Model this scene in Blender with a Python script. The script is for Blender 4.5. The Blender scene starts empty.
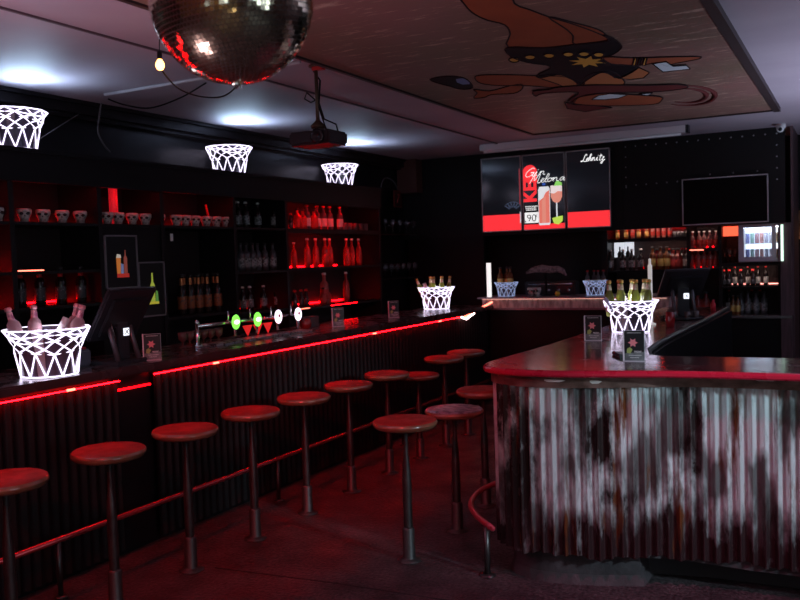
import bpy, bmesh, math, random
from mathutils import Vector, Matrix
random.seed(7)
PI = math.pi
sc = bpy.context.scene
COL = sc.collection

# ------------------------------------------------------------------ camera geometry (from the room's vanishing points)
F = 858.24
DX = Vector((0.88121574, -0.0055076, -0.47268223))
DY = Vector((0.47159796, -0.05843714, 0.87987525))
DZ = Vector((-0.0324682, -0.9982759, -0.04889835))
EYE = Vector((0, 0, 1.7))

def at(u, v, ax, val):
    """world point that a picture position shows on the plane axis=val"""
    c = Vector(((u - 400) / F, (v - 300) / F, 1))
    r = Vector((DX.dot(c), DY.dot(c), DZ.dot(c)))
    i = 'xyz'.index(ax)
    t = (val - EYE[i]) / r[i]
    return EYE + r * t

# ------------------------------------------------------------------ materials
MATS = {}
def mat(name, color, rough=.5, metal=0, emit=None, estr=0, spec=.5, coat=0, trans=0, noise=None, bump=0, bscale=60,
        rnoise=None, alpha=1, ior=1.45):
    if name in MATS: return MATS[name]
    m = bpy.data.materials.new(name); m.use_nodes = True
    nt = m.node_tree; b = nt.nodes['Principled BSDF']
    b.inputs['Base Color'].default_value = (*color, 1)
    b.inputs['Roughness'].default_value = rough
    b.inputs['Metallic'].default_value = metal
    b.inputs['Specular IOR Level'].default_value = spec
    b.inputs['Coat Weight'].default_value = coat
    b.inputs['Coat Roughness'].default_value = .12
    b.inputs['Transmission Weight'].default_value = trans
    b.inputs['IOR'].default_value = ior
    b.inputs['Alpha'].default_value = alpha
    if emit:
        b.inputs['Emission Color'].default_value = (*emit, 1)
        b.inputs['Emission Strength'].default_value = estr
    if noise or bump or rnoise:
        tc = nt.nodes.new('ShaderNodeTexCoord')
    if noise:      # (color2, scale, lo, hi, stretch)
        c2, scale, lo, hi, st = noise
        mp = nt.nodes.new('ShaderNodeMapping'); mp.inputs['Scale'].default_value = st
        n = nt.nodes.new('ShaderNodeTexNoise'); n.inputs['Scale'].default_value = scale; n.inputs['Detail'].default_value = 6
        r = nt.nodes.new('ShaderNodeValToRGB')
        r.color_ramp.elements[0].position = lo; r.color_ramp.elements[1].position = hi
        r.color_ramp.elements[0].color = (*color, 1); r.color_ramp.elements[1].color = (*c2, 1)
        nt.links.new(tc.outputs['Object'], mp.inputs['Vector']); nt.links.new(mp.outputs['Vector'], n.inputs['Vector'])
        nt.links.new(n.outputs['Fac'], r.inputs['Fac']); nt.links.new(r.outputs['Color'], b.inputs['Base Color'])
    if rnoise:     # (lo, hi, scale)
        n = nt.nodes.new('ShaderNodeTexNoise'); n.inputs['Scale'].default_value = rnoise[2]; n.inputs['Detail'].default_value = 5
        mr = nt.nodes.new('ShaderNodeMapRange'); mr.inputs['To Min'].default_value = rnoise[0]; mr.inputs['To Max'].default_value = rnoise[1]
        mr.inputs['From Min'].default_value = .3; mr.inputs['From Max'].default_value = .7
        nt.links.new(tc.outputs['Object'], n.inputs['Vector']); nt.links.new(n.outputs['Fac'], mr.inputs['Value'])
        nt.links.new(mr.outputs['Result'], b.inputs['Roughness'])
    if bump:
        n = nt.nodes.new('ShaderNodeTexNoise'); n.inputs['Scale'].default_value = bscale; n.inputs['Detail'].default_value = 4
        bp = nt.nodes.new('ShaderNodeBump'); bp.inputs['Strength'].default_value = bump; bp.inputs['Distance'].default_value = .01
        nt.links.new(tc.outputs['Object'], n.inputs['Vector']); nt.links.new(n.outputs['Fac'], bp.inputs['Height'])
        nt.links.new(bp.outputs['Normal'], b.inputs['Normal'])
    MATS[name] = m
    return m

def glassy(name, color, rough=.12, k=.45):
    """thin coloured glass: translucent body with a clear gloss over it"""
    if name in MATS: return MATS[name]
    m = bpy.data.materials.new(name); m.use_nodes = True
    nt = m.node_tree; nt.nodes.clear()
    o = nt.nodes.new('ShaderNodeOutputMaterial')
    tl = nt.nodes.new('ShaderNodeBsdfTranslucent'); tl.inputs['Color'].default_value = (*color, 1)
    df = nt.nodes.new('ShaderNodeBsdfDiffuse'); df.inputs['Color'].default_value = (*[c * .6 for c in color], 1)
    gl = nt.nodes.new('ShaderNodeBsdfGlossy'); gl.inputs['Roughness'].default_value = rough
    fr = nt.nodes.new('ShaderNodeFresnel'); fr.inputs['IOR'].default_value = 1.6
    m1 = nt.nodes.new('ShaderNodeMixShader'); m1.inputs[0].default_value = k
    m2 = nt.nodes.new('ShaderNodeMixShader')
    nt.links.new(df.outputs[0], m1.inputs[1]); nt.links.new(tl.outputs[0], m1.inputs[2])
    nt.links.new(fr.outputs[0], m2.inputs[0]); nt.links.new(m1.outputs[0], m2.inputs[1]); nt.links.new(gl.outputs[0], m2.inputs[2])
    nt.links.new(m2.outputs[0], o.inputs[0])
    MATS[name] = m
    return m

def clear_glass(name, tint=(.9, .93, .95), k=.75):
    """clear thin glass: mostly see-through with a gloss"""
    if name in MATS: return MATS[name]
    m = bpy.data.materials.new(name); m.use_nodes = True
    nt = m.node_tree; nt.nodes.clear()
    o = nt.nodes.new('ShaderNodeOutputMaterial')
    tr = nt.nodes.new('ShaderNodeBsdfTransparent'); tr.inputs['Color'].default_value = (*tint, 1)
    tl = nt.nodes.new('ShaderNodeBsdfTranslucent'); tl.inputs['Color'].default_value = (.8, .85, .9, 1)
    gl = nt.nodes.new('ShaderNodeBsdfGlossy'); gl.inputs['Roughness'].default_value = .08
    fr = nt.nodes.new('ShaderNodeFresnel'); fr.inputs['IOR'].default_value = 1.5
    m1 = nt.nodes.new('ShaderNodeMixShader'); m1.inputs[0].default_value = k
    m2 = nt.nodes.new('ShaderNodeMixShader')
    nt.links.new(tl.outputs[0], m1.inputs[1]); nt.links.new(tr.outputs[0], m1.inputs[2])
    nt.links.new(fr.outputs[0], m2.inputs[0]); nt.links.new(m1.outputs[0], m2.inputs[1]); nt.links.new(gl.outputs[0], m2.inputs[2])
    nt.links.new(m2.outputs[0], o.inputs[0])
    MATS[name] = m
    return m

def glow(name, color, s):
    return mat(name, tuple(min(1, c) * .6 for c in color), .5, emit=color, estr=s)

# ------------------------------------------------------------------ mesh builder
class MB:
    def __init__(s): s.v = []; s.f = []; s.mi = []; s.sm = []
    def add(s, vs, fs, mi=0, smooth=False):
        o = len(s.v); s.v += [tuple(x) for x in vs]
        for f in fs: s.f.append([i + o for i in f]); s.mi.append(mi); s.sm.append(smooth)
        return s
    def box(s, a, b, mi=0, M=None):
        x0, y0, z0 = a; x1, y1, z1 = b
        vs = [Vector(p) for p in ((x0,y0,z0),(x1,y0,z0),(x1,y1,z0),(x0,y1,z0),(x0,y0,z1),(x1,y0,z1),(x1,y1,z1),(x0,y1,z1))]
        if M: vs = [M @ p for p in vs]
        return s.add(vs, [(0,3,2,1),(4,5,6,7),(0,1,5,4),(1,2,6,5),(2,3,7,6),(3,0,4,7)], mi)
    def lathe(s, prof, n=16, c=(0,0,0), mi=0, M=None, smooth=True, caps=True, sx=1, sy=1):
        vs = []; fs = []
        for r, z in prof:
            for k in range(n):
                a = 2*PI*k/n; p = Vector((c[0]+r*sx*math.cos(a), c[1]+r*sy*math.sin(a), c[2]+z))
                vs.append(M @ p if M else p)
        m = len(prof)
        for i in range(m-1):
            for k in range(n):
                k2 = (k+1) % n
                fs.append((i*n+k, i*n+k2, (i+1)*n+k2, (i+1)*n+k))
        s.add(vs, fs, mi, smooth)
        if caps:
            o = len(s.v) - len(vs)
            if prof[0][0] > 1e-5: s.f.append([o+k for k in range(n)][::-1]); s.mi.append(mi); s.sm.append(False)
            if prof[-1][0] > 1e-5: s.f.append([o+(m-1)*n+k for k in range(n)]); s.mi.append(mi); s.sm.append(False)
        return s
    def tube(s, pts, r, n=8, mi=0, smooth=True, close=False):
        pts = [Vector(p) for p in pts]; m = len(pts); vs = []
        rs = r if isinstance(r, (list, tuple)) else [r]*m
        up = Vector((0,0,1)); prev = None
        for i, p in enumerate(pts):
            if close: t = pts[(i+1) % m] - pts[i-1]
            else: t = pts[min(i+1, m-1)] - pts[max(i-1, 0)]
            t.normalize()
            if prev is None:
                a = up if abs(t.dot(up)) < .95 else Vector((1,0,0)); x = t.cross(a).normalized()
            else:
                x = prev - t * prev.dot(t)
                x = x.normalized() if x.length > 1e-4 else t.cross(up).normalized()
            prev = x; y = t.cross(x)
            for k in range(n):
                a = 2*PI*k/n; vs.append(p + (x*math.cos(a) + y*math.sin(a))*rs[i])
        fs = []
        for i in range(m if close else m-1):
            j = (i+1) % m
            for k in range(n):
                k2 = (k+1) % n; fs.append((i*n+k, i*n+k2, j*n+k2, j*n+k))
        if not close: fs += [tuple(range(n))[::-1], tuple((m-1)*n+k for k in range(n))]
        return s.add(vs, fs, mi, smooth)
    def slab(s, outline, prof, mi=0, mi_side=None):
        """outline: ccw 2-D polygon; prof: (outward offset, z) rings from bottom to top"""
        n = len(outline); P = [Vector(p) for p in outline]; N = []
        for i in range(n):
            e1 = (P[i]-P[i-1]).normalized(); e2 = (P[(i+1) % n]-P[i]).normalized()
            n1 = Vector((e1.y,-e1.x)); n2 = Vector((e2.y,-e2.x)); q = (n1+n2).normalized()
            N.append(q / max(.5, q.dot(n1)))
        vs = [(P[i].x+N[i].x*o, P[i].y+N[i].y*o, z) for o, z in prof for i in range(n)]
        fs = []
        for k in range(len(prof)-1):
            for i in range(n):
                j = (i+1) % n; fs.append((k*n+i, k*n+j, (k+1)*n+j, (k+1)*n+i))
        s.add(vs, fs, mi if mi_side is None else mi_side, False)
        o = len(s.v)-len(vs)
        s.f.append([o+i for i in range(n)][::-1]); s.mi.append(mi if mi_side is None else mi_side); s.sm.append(False)
        s.f.append([o+(len(prof)-1)*n+i for i in range(n)]); s.mi.append(mi); s.sm.append(False)
        return s
    def mesh(s, name, mats, bevel=0):
        me = bpy.data.meshes.new(name); me.from_pydata(s.v, [], s.f); me.update()
        me.polygons.foreach_set('material_index', s.mi); me.polygons.foreach_set('use_smooth', s.sm)
        for m in (mats if isinstance(mats, (list, tuple)) else [mats]): me.materials.append(m)
        bm = bmesh.new(); bm.from_mesh(me)
        big = [f for f in bm.faces if len(f.verts) > 12]
        if big: bmesh.ops.triangulate(bm, faces=big)
        if bevel: bmesh.ops.bevel(bm, geom=[e for e in bm.edges if len(e.link_faces) == 2 and e.calc_face_angle() > .6], offset=bevel, segments=2, affect='EDGES', clamp_overlap=True)
        bmesh.ops.recalc_face_normals(bm, faces=bm.faces)
        bm.to_mesh(me); bm.free()
        return me
    def build(s, name, mats, parent=None, loc=(0,0,0), rz=0, bevel=0):
        o = bpy.data.objects.new(name, s.mesh(name, mats, bevel)); COL.objects.link(o)
        o.location = loc; o.rotation_euler = (0,0,rz)
        if parent: o.parent = parent
        return o

def tag(o, label=None, cat=None, group=None, kind=None):
    if label: o['label'] = label
    if cat: o['category'] = cat
    if group: o['group'] = group
    if kind: o['kind'] = kind
    return o
def thing(name, label, cat, loc=(0,0,0), rz=0, group=None):
    o = bpy.data.objects.new(name, None); COL.objects.link(o); o.empty_display_size = .05
    o.location = loc; o.rotation_euler = (0,0,rz)
    return tag(o, label, cat, group)
def copy_tree(o, parent=None):
    c = o.copy(); COL.objects.link(c); c.parent = parent
    for ch in list(o.children): copy_tree(ch, c)
    return c
def struct(name, mb, m, bevel=0):
    return tag(mb.build(name, m, bevel=bevel), kind='structure')
ORD = ['first','second','third','fourth','fifth','sixth','seventh','eighth','ninth','tenth','eleventh','twelfth','thirteenth','fourteenth','fifteenth','sixteenth','seventeenth','eighteenth']
def nth(i, n):
    if i == 0: return 'leftmost'
    if i == n-1: return 'rightmost'
    return ORD[i] + ' from the left'
class Proto:
    """first call uses the prototype itself, later calls copy it"""
    def __init__(s, root): s.r = root; s.used = False
    def put(s, loc, rz=0, label=None, group=None, scale=1, name=None, cat=None):
        o = copy_tree(s.r) if s.used else s.r
        s.used = True
        o.location = loc; o.rotation_euler = (0,0,rz); o.scale = (scale,)*3 if not isinstance(scale, tuple) else scale
        if label: o['label'] = label
        if group: o['group'] = group
        elif 'group' in o: del o['group']
        return o

def lamp(name, typ, loc, energy, color, size=.1, rot=(0,0,0), spot=None, sy=None, blend=.6):
    l = bpy.data.lights.new(name, typ); l.energy = energy; l.color = color
    if typ == 'AREA':
        l.shape = 'RECTANGLE'; l.size = size; l.size_y = sy or size
    else: l.shadow_soft_size = size
    if typ == 'SPOT': l.spot_size = spot; l.spot_blend = blend
    o = bpy.data.objects.new(name, l); COL.objects.link(o); o.location = loc; o.rotation_euler = rot
    return o
# ------------------------------------------------------------------ palette
black = mat('black_paint', (.0045,.0045,.0055), .45, spec=.3, bump=.05, bscale=25)
blackgloss = mat('black_gloss', (.012,.012,.015), .22)
bulk = mat('bulkhead_board', (.010,.009,.010), .55, spec=.3, bump=.04, bscale=12)
darkwood = mat('dark_counter_wood', (.030,.018,.020), .25, coat=.4, noise=((.055,.03,.03), 6, .35,.7,(1,.15,1)), rnoise=(.16,.38,8))
steel = mat('steel', (.55,.56,.58), .28, metal=1, rnoise=(.2,.4,30))
chrome = mat('chrome', (.8,.8,.82), .12, metal=1)
polem = mat('stool_pole_metal', (.10,.09,.088), .38, metal=.85, noise=((.05,.045,.045), 30, .4,.7,(1,1,.3)), bump=.1, bscale=90)
seatm = mat('stool_seat_wood', (.30,.034,.028), .6, spec=.05, noise=((.17,.022,.018), 14, .35,.75,(1,1,1)), rnoise=(.42,.6,14))
seatpale = mat('stool_seat_violet', (.30,.27,.33), .42, coat=.3, noise=((.07,.05,.09), 26, .42,.58,(1,1,1)))  # pale violet seat colour with darker blotches
rimwood = mat('stool_rim_wood', (.22,.12,.07), .3, coat=.6, noise=((.08,.04,.02), 10, .3,.7,(1,1,4)))
pinkish = mat('foot_rail_paint', (.35,.03,.05), .3, coat=.5)
white = mat('white_plastic', (.75,.75,.76), .4)
lat_glow = glow('lattice_glow', (.84,.76,1.0), 2.1)
lat_dim = glow('lattice_glow_dim', (.50,.62,1.0), .55)
red_led = glow('red_led', (1.0,.001,.003), 26)
red_led_dim = glow('red_led_dim', (1.0,.001,.003), 10)
bar_led = glow('bar_red_led', (1.0,.001,.0025), 70)
hot_led = glow('hot_led', (1.0,.16,.10), 5)
dkplastic = mat('dark_plastic', (.018,.018,.022), .35)

# ================================================================== ROOM SHELL
X0, X1, Y0, Y1, ZC = -5.46, 4.0, -3.0, 10.95, 3.0
flm = mat('worn_concrete_floor', (.022,.018,.020), .5, spec=.35, noise=((.062,.050,.052), 5.5, .3,.75,(1,1,1)), bump=.8, bscale=42, rnoise=(.34,.7,2.6))
cr0 = at(215,568,'z',0); cr1 = at(470,604,'z',0)
struct('trim_3', MB().tube([(cr0.x,cr0.y,0),((cr0.x+cr1.x)/2,(cr0.y+cr1.y)/2+.02,0),(cr1.x,cr1.y,0)], .005, 5), mat('floor_joint', (.02,.012,.014), .8))
_nt = flm.node_tree; _b = _nt.nodes['Principled BSDF']; _src = _b.inputs['Base Color'].links[0].from_socket
_n = _nt.nodes.new('ShaderNodeTexNoise'); _n.inputs['Scale'].default_value = 55; _n.inputs['Detail'].default_value = 6
_tc = _nt.nodes.new('ShaderNodeTexCoord'); _nt.links.new(_tc.outputs['Object'], _n.inputs['Vector'])
_r = _nt.nodes.new('ShaderNodeValToRGB'); _r.color_ramp.elements[0].position = .35; _r.color_ramp.elements[1].position = .68
_r.color_ramp.elements[0].color = (.45,.45,.45,1); _r.color_ramp.elements[1].color = (1.9,1.8,1.8,1)
_m = _nt.nodes.new('ShaderNodeMixRGB'); _m.blend_type = 'MULTIPLY'; _m.inputs[0].default_value = 1
_nt.links.new(_n.outputs['Fac'], _r.inputs[0]); _nt.links.new(_src, _m.inputs[1]); _nt.links.new(_r.outputs[0], _m.inputs[2]); _nt.links.new(_m.outputs[0], _b.inputs['Base Color'])
struct('floor', MB().box((X0-.1,Y0-.1,-.12),(X1+.1,Y1+.5,0)), flm)
cem = mat('ceiling_paint', (.40,.33,.38), .6, noise=((.34,.27,.32), 1.4, .3,.7,(1,1,1)), bump=.03, bscale=6)
struct('ceiling', MB().box((X0-.1,Y0-.1,ZC),(X1+.1,Y1+.5,ZC+.1)), cem)
struct('wall_left', MB().box((X0-.1,Y0,0),(X0,Y1+.4,ZC)), mat('glossy_dark_wall', (.006,.0065,.009), .3, spec=.4, bump=.12, bscale=5))
w = MB().box((X0,Y1+.3,0),(X1,Y1+.4,ZC)); struct('wall_back', w, black)
struct('wall_right', MB().box((X1,Y0,0),(X1+.1,Y1+.4,.8)).box((X1,Y0,2.7),(X1+.1,Y1+.4,ZC)).box((X1,Y0,.8),(X1+.1,-1.2,2.7)).box((X1,1.9,.8),(X1+.1,Y1+.4,2.7)), mat('side_wall_paint', (.10,.07,.08), .7))
# wall behind the viewpoint with two tall windows
fw = MB()
fw.box((X0,Y0-.1,0),(X1,Y0,.9)); fw.box((X0,Y0-.1,2.6),(X1,Y0,ZC))
for a, b in ((X0,-1.0),(-.6,.6),(1.7,X1)): fw.box((a,Y0-.1,.9),(b,Y0,2.6))
struct('wall_front', fw, mat('front_wall_paint', (.20,.15,.08), .7))
dayl = glow('daylight_pane', (.68,.85,1.0), 2.6)
for k, (a, b) in enumerate(((-1.0,-.6),(.6,1.7))):
    fr = MB()
    fr.box((a,Y0-.06,.9),(a+.05,Y0+.01,2.6)); fr.box((b-.05,Y0-.06,.9),(b,Y0+.01,2.6)); fr.box((a,Y0-.06,.9),(b,Y0+.01,.95)); fr.box((a,Y0-.06,2.55),(b,Y0+.01,2.6))
    fr.box(((a+b)/2-.025,Y0-.06,.95),((a+b)/2+.025,Y0,2.55)); fr.box((a,Y0-.06,1.9),(b,Y0,1.94))
    wo = struct('window_%d' % (k+1), fr, black)
    MB().box((a,Y0-.09,.9),(b,Y0-.07,2.6)).build('pane', dayl, wo)
fr = MB(); fr.box((X1-.01,-1.2,.8),(X1+.06,-1.15,2.7)); fr.box((X1-.01,1.85,.8),(X1+.06,1.9,2.7)); fr.box((X1-.01,-1.2,.8),(X1+.06,1.9,.85)); fr.box((X1-.01,-1.2,2.65),(X1+.06,1.9,2.7)); fr.box((X1,-.4,.8),(X1+.05,-.35,2.7)); fr.box((X1,1.1,.8),(X1+.05,1.15,2.7))
wo = struct('window_3', fr, black)  # unseen side window added to light the corrugated ribs from the right
MB().box((X1+.07,-1.2,.8),(X1+.09,1.9,2.7)).build('pane', dayl, wo)
# ceiling joints and the cornice on the bar side
struct('trim_1', MB().box((-3.73,Y0,ZC-.012),(-3.715,Y1,ZC)), mat('joint_strip', (.09,.055,.07), .6))
co = MB(); co.box((X0,Y0,ZC-.10),(-5.33,10.34,ZC)); co.box((X0,Y0,ZC-.13),(-5.38,10.34,ZC-.10)); co.box((X0,Y0,ZC-.03),(-5.30,10.34,ZC))
struct('trim_2', co, mat('cornice_dark', (.009,.008,.010), .4, spec=.35))

# black bulkhead boards over the back bar, with nail heads
bk = MB(); bk.box((X0,10.34,1.95),(-.72,10.46,ZC))
for xx in (-4.62,-2.5,): bk.box((xx,10.333,1.95),(xx+.012,10.34,ZC))
def stud(x, z): bk.lathe([(0,0),(.009,.001),(.007,.006),(0,.008)], 6, M=Matrix.Translation((x,10.34,z)) @ Matrix.Rotation(PI/2,4,'X'), mi=1)
for i in range(15): stud(-2.45+i*.118, 2.93)
for i in range(8): stud(-2.45+i*.118, 2.47+.002*i)
for i in range(5): stud(-.80, 2.93-i*.125); stud(-2.45, 2.93-i*.12)
for i in range(3): stud(-1.5+i*.25, 2.535)
struct('trim_4', bk, [bulk, mat('nail_heads', (.42,.42,.44), .5)])
# purple-brown post at the right end of the back bar
struct('trim_5', MB().box((-.775,10.33,0),(-.665,10.45,1.95)).box((-.665,10.36,0),(-.64,Y1+.3,ZC)), mat('post_wood', (.11,.062,.07), .5, noise=((.05,.03,.035), 9, .35,.7,(4,4,.4))))
# dark side boards of the recess under the bulkhead
rc = MB(); rc.box((-5.4,10.92,0),(-.78,10.98,1.95)); rc.box((-2.80,10.46,0),(-2.72,10.92,1.95)); rc.box((-5.4,10.34,0),(-4.3,10.40,1.95))
struct('trim_6', rc, black)
tag(MB().box((-5.44,10.15,2.56),(-5.15,10.33,ZC-.005)).build('ceiling_box', mat('red_brown_box', (.10,.035,.03), .5), bevel=.004), 'reddish brown boxed pipe hanging from the ceiling in the far left corner', 'pipe box')

# ================================================================== CEILING MURAL
mur = thing('ceiling_mural', 'large painted ceiling panel of a reclining woman in black star shorts, dark frame', 'mural', (-1.9,5.6,2.995))
def mloc(p): return (p[0]+1.9, p[1]-5.6, p[2]-2.995)
mbase = mat('mural_ground', (.21,.095,.085), .5, noise=((.14,.095,.062), .8, .35,.65,(1,1,1)), bump=.15, bscale=30)
scr = MATS['mural_ground']; nt = scr.node_tree
tc = nt.nodes.new('ShaderNodeTexCoord'); mp = nt.nodes.new('ShaderNodeMapping'); mp.inputs['Scale'].default_value = (1.3,7,1); mp.inputs['Rotation'].default_value = (0,0,.1)
nn = nt.nodes.new('ShaderNodeTexNoise'); nn.inputs['Scale'].default_value = 2.2; nn.inputs['Detail'].default_value = 10; nn.inputs['Roughness'].default_value = .75
rp = nt.nodes.new('ShaderNodeValToRGB'); rp.color_ramp.elements[0].position = .555; rp.color_ramp.elements[1].position = .62
mx = nt.nodes.new('ShaderNodeMixRGB'); mx.inputs['Color2'].default_value = (.42,.27,.21,1)
prev = nt.nodes['Principled BSDF'].inputs['Base Color'].links[0].from_socket
nt.links.new(tc.outputs['Object'], mp.inputs['Vector']); nt.links.new(mp.outputs[0], nn.inputs['Vector']); nt.links.new(nn.outputs['Fac'], rp.inputs['Fac'])
nt.links.new(rp.outputs['Color'], mx.inputs['Fac']); nt.links.new(prev, mx.inputs['Color1']); nt.links.new(mx.outputs[0], nt.nodes['Principled BSDF'].inputs['Base Color'])
MX0, MX1, MY0, MY1 = -3.08, -.68, 2.3, 8.85
MB().box(mloc((MX0,MY0,2.975)), mloc((MX1,MY1,2.995))).build('panel', mbase, mur)
frm = MB()
for a, b in (((MX0-.018,MY0-.03,2.962),(MX0+.012,MY1+.02,2.998)),((MX1-.03,MY0-.03,2.955),(MX1+.03,MY1+.03,2.998)),((MX0,MY1-.01,2.962),(MX1,MY1+.02,2.998)),((MX0,MY0-.03,2.955),(MX1,MY0+.02,2.998))):
    frm.box(mloc(a), mloc(b))
frm.build('frame', mat('mural_frame', (.03,.016,.018), .5), mur)
LAY = [0]
def paint(name, pts, m, ox=440, s=4.444, label=None, outline=True):
    """a painted area of the mural: a thin coat of paint on the panel"""
    LAY[0] += 1
    z = 2.9745 - LAY[0]*.0004
    P = [at(ox+x/s, y/s, 'z', 2.975) for x, y in pts]
    P = [(p.x+1.9, p.y-5.6) for p in P]
    if len(P) > 7 and name not in ('painted_star',):
        Q = []; n_ = len(P)
        for i in range(n_):
            p0,p1,p2,p3 = [Vector(P[(i+k)%n_]) for k in (-1,0,1,2)]
            for t in (0,.34,.67): Q.append(tuple(.5*((2*p1)+(p2-p0)*t+(2*p0-5*p1+4*p2-p3)*t*t+(3*p1-p0-3*p2+p3)*t**3)))
        P = Q
    ar = sum(P[i-1][0]*P[i][1]-P[i][0]*P[i-1][1] for i in range(len(P)))
    if ar < 0: P.reverse()
    zz = z-2.995
    mb = MB().slab(P, [(0,zz),(0,zz+.0004)])
    if outline: mb.tube([(x,y,zz) for x, y in P], .0055, 4, 1, close=True)
    o = mb.build(name, [m, PD], mur)
    if label: o['label'] = label
    return o
PD = mat('paint_outline', (.022,.008,.010), .6, spec=.12)
SK = mat('paint_skin', (.30,.075,.035), .6, spec=.12, noise=((.24,.06,.03), 5, .3,.7,(1,1,1)))
SK2 = mat('paint_skin_light', (.36,.12,.05), .6, spec=.12)
BK = mat('paint_black', (.005,.006,.009), .6, spec=.12)
GD = mat('paint_gold', (.55,.27,.05), .6, spec=.12)
HR = mat('paint_hair', (.10,.022,.022), .6, spec=.12)
WH = mat('paint_white', (.50,.52,.56), .6, spec=.12)
paint('painted_legs', [(70,-60),(110,20),(150,60),(210,88),(285,108),(312,150),(303,208),(460,210),(600,195),(750,180),(710,150),(600,108),(480,72),(400,42),(330,14),(290,-60)], SK)
paint('painted_thigh', [(480,72),(560,128),(592,160),(602,195),(755,178),(745,160),(700,128),(600,100)], SK)
paint('painted_arm', [(155,345),(180,332),(300,330),(440,335),(560,340),(610,378),(520,388),(380,378),(260,378),(180,368)], SK)
paint('painted_hand', [(150,395),(220,402),(300,382),(360,372),(366,392),(330,412),(230,418),(200,430),(150,434),(165,412)], SK)
paint('painted_pistol', [(-45,352),(10,338),(75,338),(120,352),(145,388),(90,394),(40,380),(0,370)], BK)
paint('painted_pistol_glint', [(70,350),(100,346),(130,356),(132,372),(100,374),(75,364)], mat('paint_blue', (.12,.2,.42), .5), outline=False)
paint('painted_bust', [(430,340),(450,332),(520,326),(575,342),(640,372),(640,345),(690,318),(780,320),(815,380),(640,388),(560,386),(520,370)], SK2)
paint('painted_shoulder', [(350,345),(440,298),(487,320),(462,342),(400,350)], SK2, ox=540)
paint('painted_sleeve_arm', [(285,250),(420,254),(560,250),(700,248),(705,258),(600,278),(560,288),(520,274),(440,286),(290,278)], SK, ox=540)
paint('painted_shorts', [(300,207),(460,209),(600,194),(745,176),(722,152),(760,162),(797,188),(805,212),(765,240),(722,252),(760,280),(832,285),(885,296),(795,345),(745,322),(705,322),(640,362),(620,376),(600,355),(565,338),(520,328),(445,342),(440,325),(492,300),(470,285),(390,274),(312,246)], BK)
for cx, cy in ((330,262),(400,250),(485,243),(570,237),(640,235),(705,238)):
    paint('painted_stud', [(cx+24*math.cos(a*PI/4), cy+10*math.sin(a*PI/4)) for a in range(8)], GD)
st = []
for k in range(16):
    r = (1 if k % 2 == 0 else .48); st.append((655+85*r*math.cos(k*PI/8+.2), 270+26*r*math.sin(k*PI/8+.2)))
paint('painted_star', st, GD, outline=False)
for k in range(3):
    x = 420+k*22
    paint('painted_bracelet', [(x,252),(x+12,252),(x+4,284),(x-8,284)], GD if k != 1 else BK, ox=540)
paint('painted_cards', [(500,278),(560,268),(590,288),(650,284),(668,300),(545,313)], WH, ox=540)
paint('painted_hair', [(-30,400),(40,392),(80,382),(240,372),(460,374),(620,370),(655,384),(540,400),(390,404),(240,410),(170,428),(150,452),(130,440),(170,404),(20,408),(-20,422)], HR, ox=540)
paint('painted_face', [(150,440),(180,424),(290,408),(390,414),(530,424),(540,440),(500,458),(300,464),(160,456)], SK, ox=540)
paint('painted_eye', [(230,436),(260,418),(310,410),(390,415),(350,430),(290,436)], WH, ox=540)
paint('painted_eye', [(440,412),(500,407),(480,418)], WH, ox=540)
paint('painted_lock', [(110,448),(120,476),(200,490),(320,472),(240,462),(150,458)], HR, ox=540)
for k, rr in enumerate((1., .72)):
    mb = MB(); pts = []
    for j in range(17):
        a = -PI*.62 + j/16*PI*1.25
        p = at(540+(640+rr*140*math.cos(a))/4.444, (422+rr*44*math.sin(a))/4.444, 'z', 2.975); pts.append(mloc((p.x,p.y,2.9735)))
    mb.tube(pts, [.004+.016*math.sin(PI*j/16) for j in range(17)], 5).build('painted_curl', HR, mur)

# ================================================================== LED ICE BUCKETS
def lattice_mb():
    N = 11
    R = [(.138,.006,0),(.156,.125,.5),(.163,.152,0),(.176,.182,.5),(.190,.210,0),(.208,.240,.5)]
    def nd(i, k):
        r, z, o = R[i]; a = 2*PI*(k+o)/N
        return Vector((r*math.cos(a), r*math.sin(a), z + (.008*math.sin(a*3+i) if 0 < i < 5 else 0)))
    mb = MB(); t = .0042
    def e(a, b): mb.tube([a, b], t, 6)
    for k in range(N):
        e(nd(0,k), nd(1,k)); e(nd(0,k), nd(1,k-1))
        e(nd(0,k), nd(0,k+1)); e(nd(1,k), nd(1,k+1))
        e(nd(5,k), nd(5,k+1))
        for i in (1,2,3,4):
            j = i+1
            if R[i][2] == 0: e(nd(i,k), nd(j,k)); e(nd(i,k), nd(j,k-1))
            else: e(nd(i,k), nd(j,k)); e(nd(i,k), nd(j,k+1))
        e(nd(3,k), nd(3,k+1)); e(nd(4,k), nd(4,k+1))
    return mb
bucket_body = mat('bucket_liner', (.10,.085,.13), .25, coat=.3)
bucket_lit = mat('bucket_window', (.42,.42,.47), .35)
bk_root = thing('ice_bucket', 'x', 'ice bucket')
lattice_mb().build('lattice', lat_glow, bk_root)
body = MB().lathe([(.132,.004),(.158,.135),(.166,.16),(.186,.214),(.195,.240),(.188,.240),(.15,.13),(.125,.016),(0,.016)], 22, caps=False, smooth=False)
body.mi = [1 if (i % 22) in (4,5,11,12,17) else 0 for i in range(len(body.mi))]
body.build('liner', [bucket_body, bucket_lit], bk_root)
ice = MB()
for k in range(34):
    a = random.random()*2*PI; r = .15*math.sqrt(random.random()); s = .016+random.random()*.008
    M = Matrix.Translation((r*math.cos(a), r*math.sin(a), .178+random.random()*.02)) @ Matrix.Rotation(random.random()*3,4,Vector((random.random(),random.random(),1)).normalized())
    ice.box((-s,-s,-s),(s,s,s), M=M)
ice.lathe([(0,.10),(.145,.10),(.158,.165),(0,.17)], 18)
tag(ice.build('ice', glassy('ice_glass', (.75,.78,.95), .1, .6), bk_root), kind='stuff')
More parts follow.
